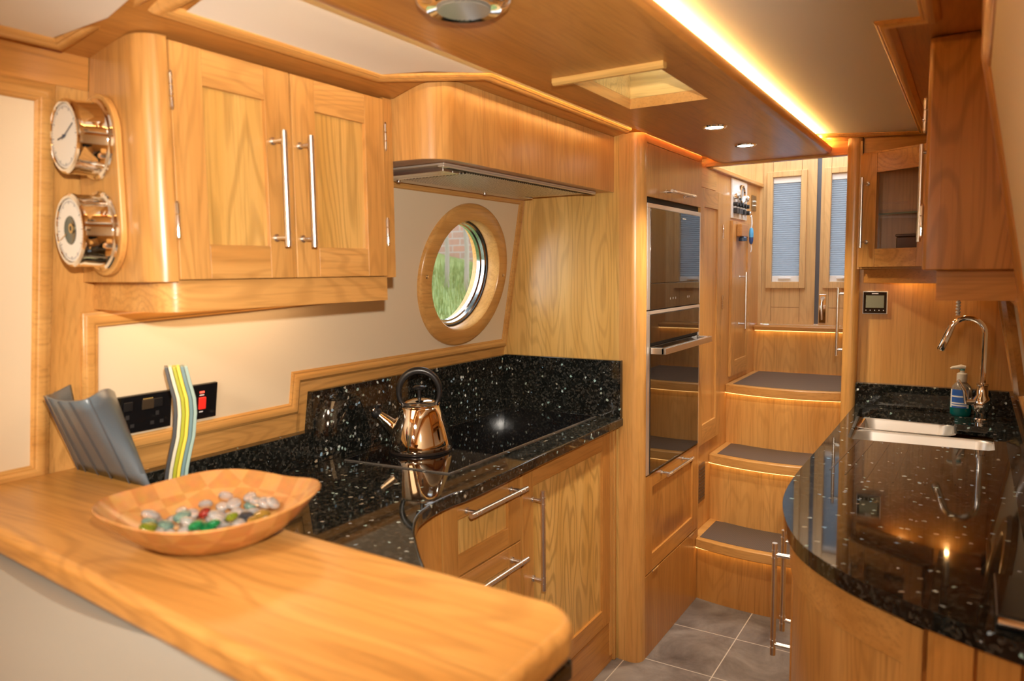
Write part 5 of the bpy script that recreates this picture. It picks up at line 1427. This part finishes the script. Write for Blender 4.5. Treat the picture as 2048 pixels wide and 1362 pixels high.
    # curved door frame: rails raised on the curve
    def sub(path, a, bq): return path[a:bq+1]
    def band(nm, idx0, idx1, z0, z1, th, mat, par):
        p = path[idx0:idx1+1]; q = []
        for i, (x, y) in enumerate(p):
            j0 = max(i-1, 0); j1 = min(i+1, len(p)-1)
            dx, dy = p[j1][0]-p[j0][0], p[j1][1]-p[j0][1]; L = math.hypot(dx, dy)
            q.append((x + dy/L*th, y - dx/L*th))
        # make sure it is outward (away from 0.14,3)
        if (q[0][0]-0.1)**2+(q[0][1]-2.6)**2 < (p[0][0]-0.1)**2+(p[0][1]-2.6)**2:
            q = [(2*a[0]-c_[0], 2*a[1]-c_[1]) for a, c_ in zip(p, q)]
        bm = NB(); prism(bm, p + q[::-1], z0, z1); return obj(nm, bm, mat, par, bevel=0.001, seg=1)
    dr = band('door', 13, 44, 0.795, 0.868, 0.014, oak('X', 'mid', 0.3), b)
    band('door_stile', 13, 17, 0.10, 0.795, 0.014, oak('Z', 'mid', 0.3), dr)
    band('door_stile', 42, 44, 0.10, 0.868, 0.0142, oak('Z', 'mid', 0.3), dr)
    band('door_panel', 17, 42, 0.10, 0.795, 0.005, oak('Z', 'mid', 0.6), dr)
    band('end_panel', 45, 49, 0.0, 0.884, 0.013, oak('Z', 'red', 0.3), b)
    band('end_panel', 50, 54, 0.0, 0.884, 0.013, oak('Z', 'red', 0.3), b)
    for (ya, yb) in ((1.985, 2.42), (2.425, 3.09)):
        dd = obj('door', bx((X-0.014, ya, 0.10), (X-0.0005, yb, 0.868)), OZs, b, smooth=False, bevel=0.001)
        if ya < 2: bar_handle(dd, (-0.405, 2.020, 0.470), (-0.405, 2.020, 0.750), (-1, 0, 0), r=0.0068, reach=0.048, ins=0.03)
    bar_handle(dr, (-0.408, 1.925, 0.445), (-0.408, 1.925, 0.745), (-1, 0, 0), r=0.0068, reach=0.055, ins=0.03)
    # wall cupboards on the right: corner glass door and the near run
    u = thing('glass_corner_cupboard', 'small oak corner wall cupboard with a glass door, lit inside', 'cupboard', (-0.2, 3.05, 1.44))
    A = Vector((-0.366, 3.092, 1.446)); B = Vector((-0.105, 2.936, 1.446))
    ex = (B-A).normalized(); nz = Vector((ex.y, -ex.x, 0))
    if nz.y > 0: nz = -nz
    Md = Matrix((ex, Vector((0, 0, 1)), nz)).transposed().to_4x4(); Md.translation = A
    Wd = (B-A).length
    # carcass: top, bottom, back
    bm = NB()
    poly = [(-0.372, 3.1255), (-0.372, 3.098), (-0.105, 2.940), (0.06, 2.940), (0.06, 3.1255)]
    prism(bm, poly, 1.440, 1.4475); prism(bm, poly, 1.862, 1.870)
    box(bm, (-0.372, 3.110, 1.447), (0.06, 3.125, 1.87)); box(bm, (-0.378, 3.092, 1.44), (-0.370, 3.12, 1.915)); box(bm, (0.0, 2.94, 1.447), (0.015, 3.11, 1.868))
    obj('carcass', bm, oak('Z', 'mid', 0.25), u, smooth=False)
    d = shaker(u, Md, Wd, 0.416, t=0.018, st=0.070, rt=0.072, rb=0.068, hmat=oak('X', 'mid', 0.6), vmat=oak('Z', 'mid', 0.5), glass=True)
    hp = A + ex*0.036 + nz*0.052
    bar_handle(d, (hp.x, hp.y, 1.518), (hp.x, hp.y, 1.775), nz, r=0.0058, reach=0.034, ins=0.022)
    # frieze above the door
    bm = NB(); prism(bm, [(-0.366, 3.098), (-0.06, 3.098), (-0.06, 3.109), (-0.366, 3.109)], 1.8705, 1.9235); obj('frieze', bm, oak('X', 'mid', 0.3), u, smooth=False)
    bm = NB(); prism(bm, [(-0.356, 3.110), (-0.090, 2.955), (-0.085, 2.965), (-0.350, 3.122)], 1.388, 1.440); obj('pelmet', bm, oak('X', 'red', 0.2), u, smooth=False)
    bm = NB(); prism(bm, [(-0.360, 3.108), (-0.05, 2.955), (-0.002, 2.955), (-0.002, 3.108)], 1.638, 1.644); obj('glass_shelf', bm, simple('shelf_glass', (0.55, 0.62, 0.42), 0.05, 0, Transmission_Weight=0.5), u, smooth=False)
    bm = NB(); lathe(bm, [(0, 0), (0.020, 0.0), (0.022, -0.004)], (-0.20, 3.06, 1.8678), n=20); obj('cabinet_light', bm, emit('cab_lamp', (1.0, 0.70, 0.36), 90), u)
    # under-cupboard light
    for x in (-0.20, -0.05):
        bm = NB(); lathe(bm, [(0, -0.006), (0.009, -0.006), (0.011, 0.0)], (x, 3.088, 1.4395), n=20); obj('undershelf_light', bm, emit('led_under2', (1.0, 0.60, 0.22), 110), u)
    g = thing('reflection_box', 'dark box standing in for a reflection in the glass corner cupboard', 'reflection', (-0.21, 3.05, 1.4475))  # dark box added where the glass shows a dark reflection
    obj('reflection_body', bx((-0.245, 3.045, 1.4476), (-0.175, 3.095, 1.555)), simple('reflection_brown', (0.12, 0.05, 0.02), 0.1), g, smooth=False, bevel=0.004)
    obj('reflection_cap', bx((-0.248, 3.042, 1.5552), (-0.172, 3.098, 1.565)), simple('reflection_brown', (0.12, 0.05, 0.02), 0.1), g, smooth=False, bevel=0.003)
    n_ = thing('end_wall_cupboard', 'plain oak end of the wall cupboards at the upper right', 'cupboard', (0.0, 1.82, 1.44))
    bm = NB()
    fx = -0.079
    z0, z1 = 1.440, 1.917
    pts = [(-0.089, 1.800), (0.2, 1.800), (0.2, 2.93), (fx, 2.93), (fx, 1.822), (-0.095, 1.822), (-0.095, 1.806)]
    prism(bm, pts, z0, z1)
    for v in bm.verts:
        if v.co.x > 0.15: v.co.x = xr(v.co.z) - 0.001
    obj('carcass', bm, oak('Z', 'red', 0.75), n_, bevel=0.003)
    dd = obj('door', bx((fx-0.0165, 1.824, 1.442), (fx-0.0005, 2.345, 1.912)), oak('Z', 'red', 0.3), n_, smooth=False)
    obj('door', bx((fx-0.0165, 2.349, 1.442), (fx-0.0005, 2.92, 1.912)), oak('Z', 'red', 0.3), n_, smooth=False)
    bar_handle(dd, (fx-0.053, 2.315, 1.515), (fx-0.053, 2.315, 1.775), (-1, 0, 0), r=0.0058, reach=0.034, ins=0.022)
    for z in (1.765, 1.545): hinge(dd, (fx-0.0190, 1.823, z), (0, 1, 0), (-1, 0, 0), 0.066)
    bm = NB(); prism(bm, [(-0.068, 1.826), (0.2, 1.826), (0.2, 1.850), (-0.050, 1.850), (-0.050, 2.93), (-0.068, 2.93)], 1.376, 1.4395)
    for v in bm.verts:
        if v.co.x > 0.15: v.co.x = xr(v.co.z) - 0.001
    obj('pelmet', bm, oak('X', 'red', 0.3), n_, smooth=False)
    # light cord with twisted acrylic pull
    q = thing('light_pull', 'twisted white light cord pull hanging below the right wall cupboard', 'light pull', (-0.036, 2.6, 1.44))
    bm = NB(); lathe(bm, [(0, 0.0), (0.022, 0.0), (0.024, 0.008), (0.014, 0.014), (0.0, 0.014)], (-0.036, 2.6, 1.4255), n=24); obj('rose', bm, simple('bronze', (0.28, 0.19, 0.09), 0.3, 0.9), q)
    bm = NB(); tube(bm, [(-0.036, 2.6, 1.43), (-0.036, 2.6, 1.375)], 0.0012, n=6); obj('cord', bm, WHITE, q)
    bm = NB(); Nn = 40; rows = []
    for i in range(Nn+1):
        a = 2*PI*i/10; z = 1.378 - 0.078*i/Nn
        rows.append([bm.verts.new((-0.036 + 0.0075*math.cos(a+s*PI/2)*(1 if s % 2 == 0 else 0.6), 2.6 + 0.0075*math.sin(a+s*PI/2)*(1 if s % 2 == 0 else 0.6), z)) for s in range(4)])
    for a, c_ in zip(rows, rows[1:]):
        for i in range(4): bm.faces.new((a[i], a[(i+1) % 4], c_[(i+1) % 4], c_[i]))
    bm.faces.new(rows[0]); bm.faces.new(rows[-1][::-1])
    obj('twisted_pull', bm, simple('acrylic', (0.75, 0.70, 0.60), 0.2), q)
    # black folder/tablet with a chrome bar near the right edge
    k = thing('black_case', 'flat black case with a chrome bar lying on the sink worktop near the camera', 'case', (0.08, 1.31, ZW))
    obj('case_body', bx((0.047, 1.262, ZW), (0.118, 1.44, ZW+0.022)), simple('gloss_black', (0.006, 0.006, 0.007), 0.06), k, smooth=False, bevel=0.003)
    bm = NB(); cyl(bm, (0.050, 1.258, ZW+0.014), (1, -0.12, 0), 0.0065, 0.068, n=18); obj('chrome_bar', bm, CHROME, k)
right_side()
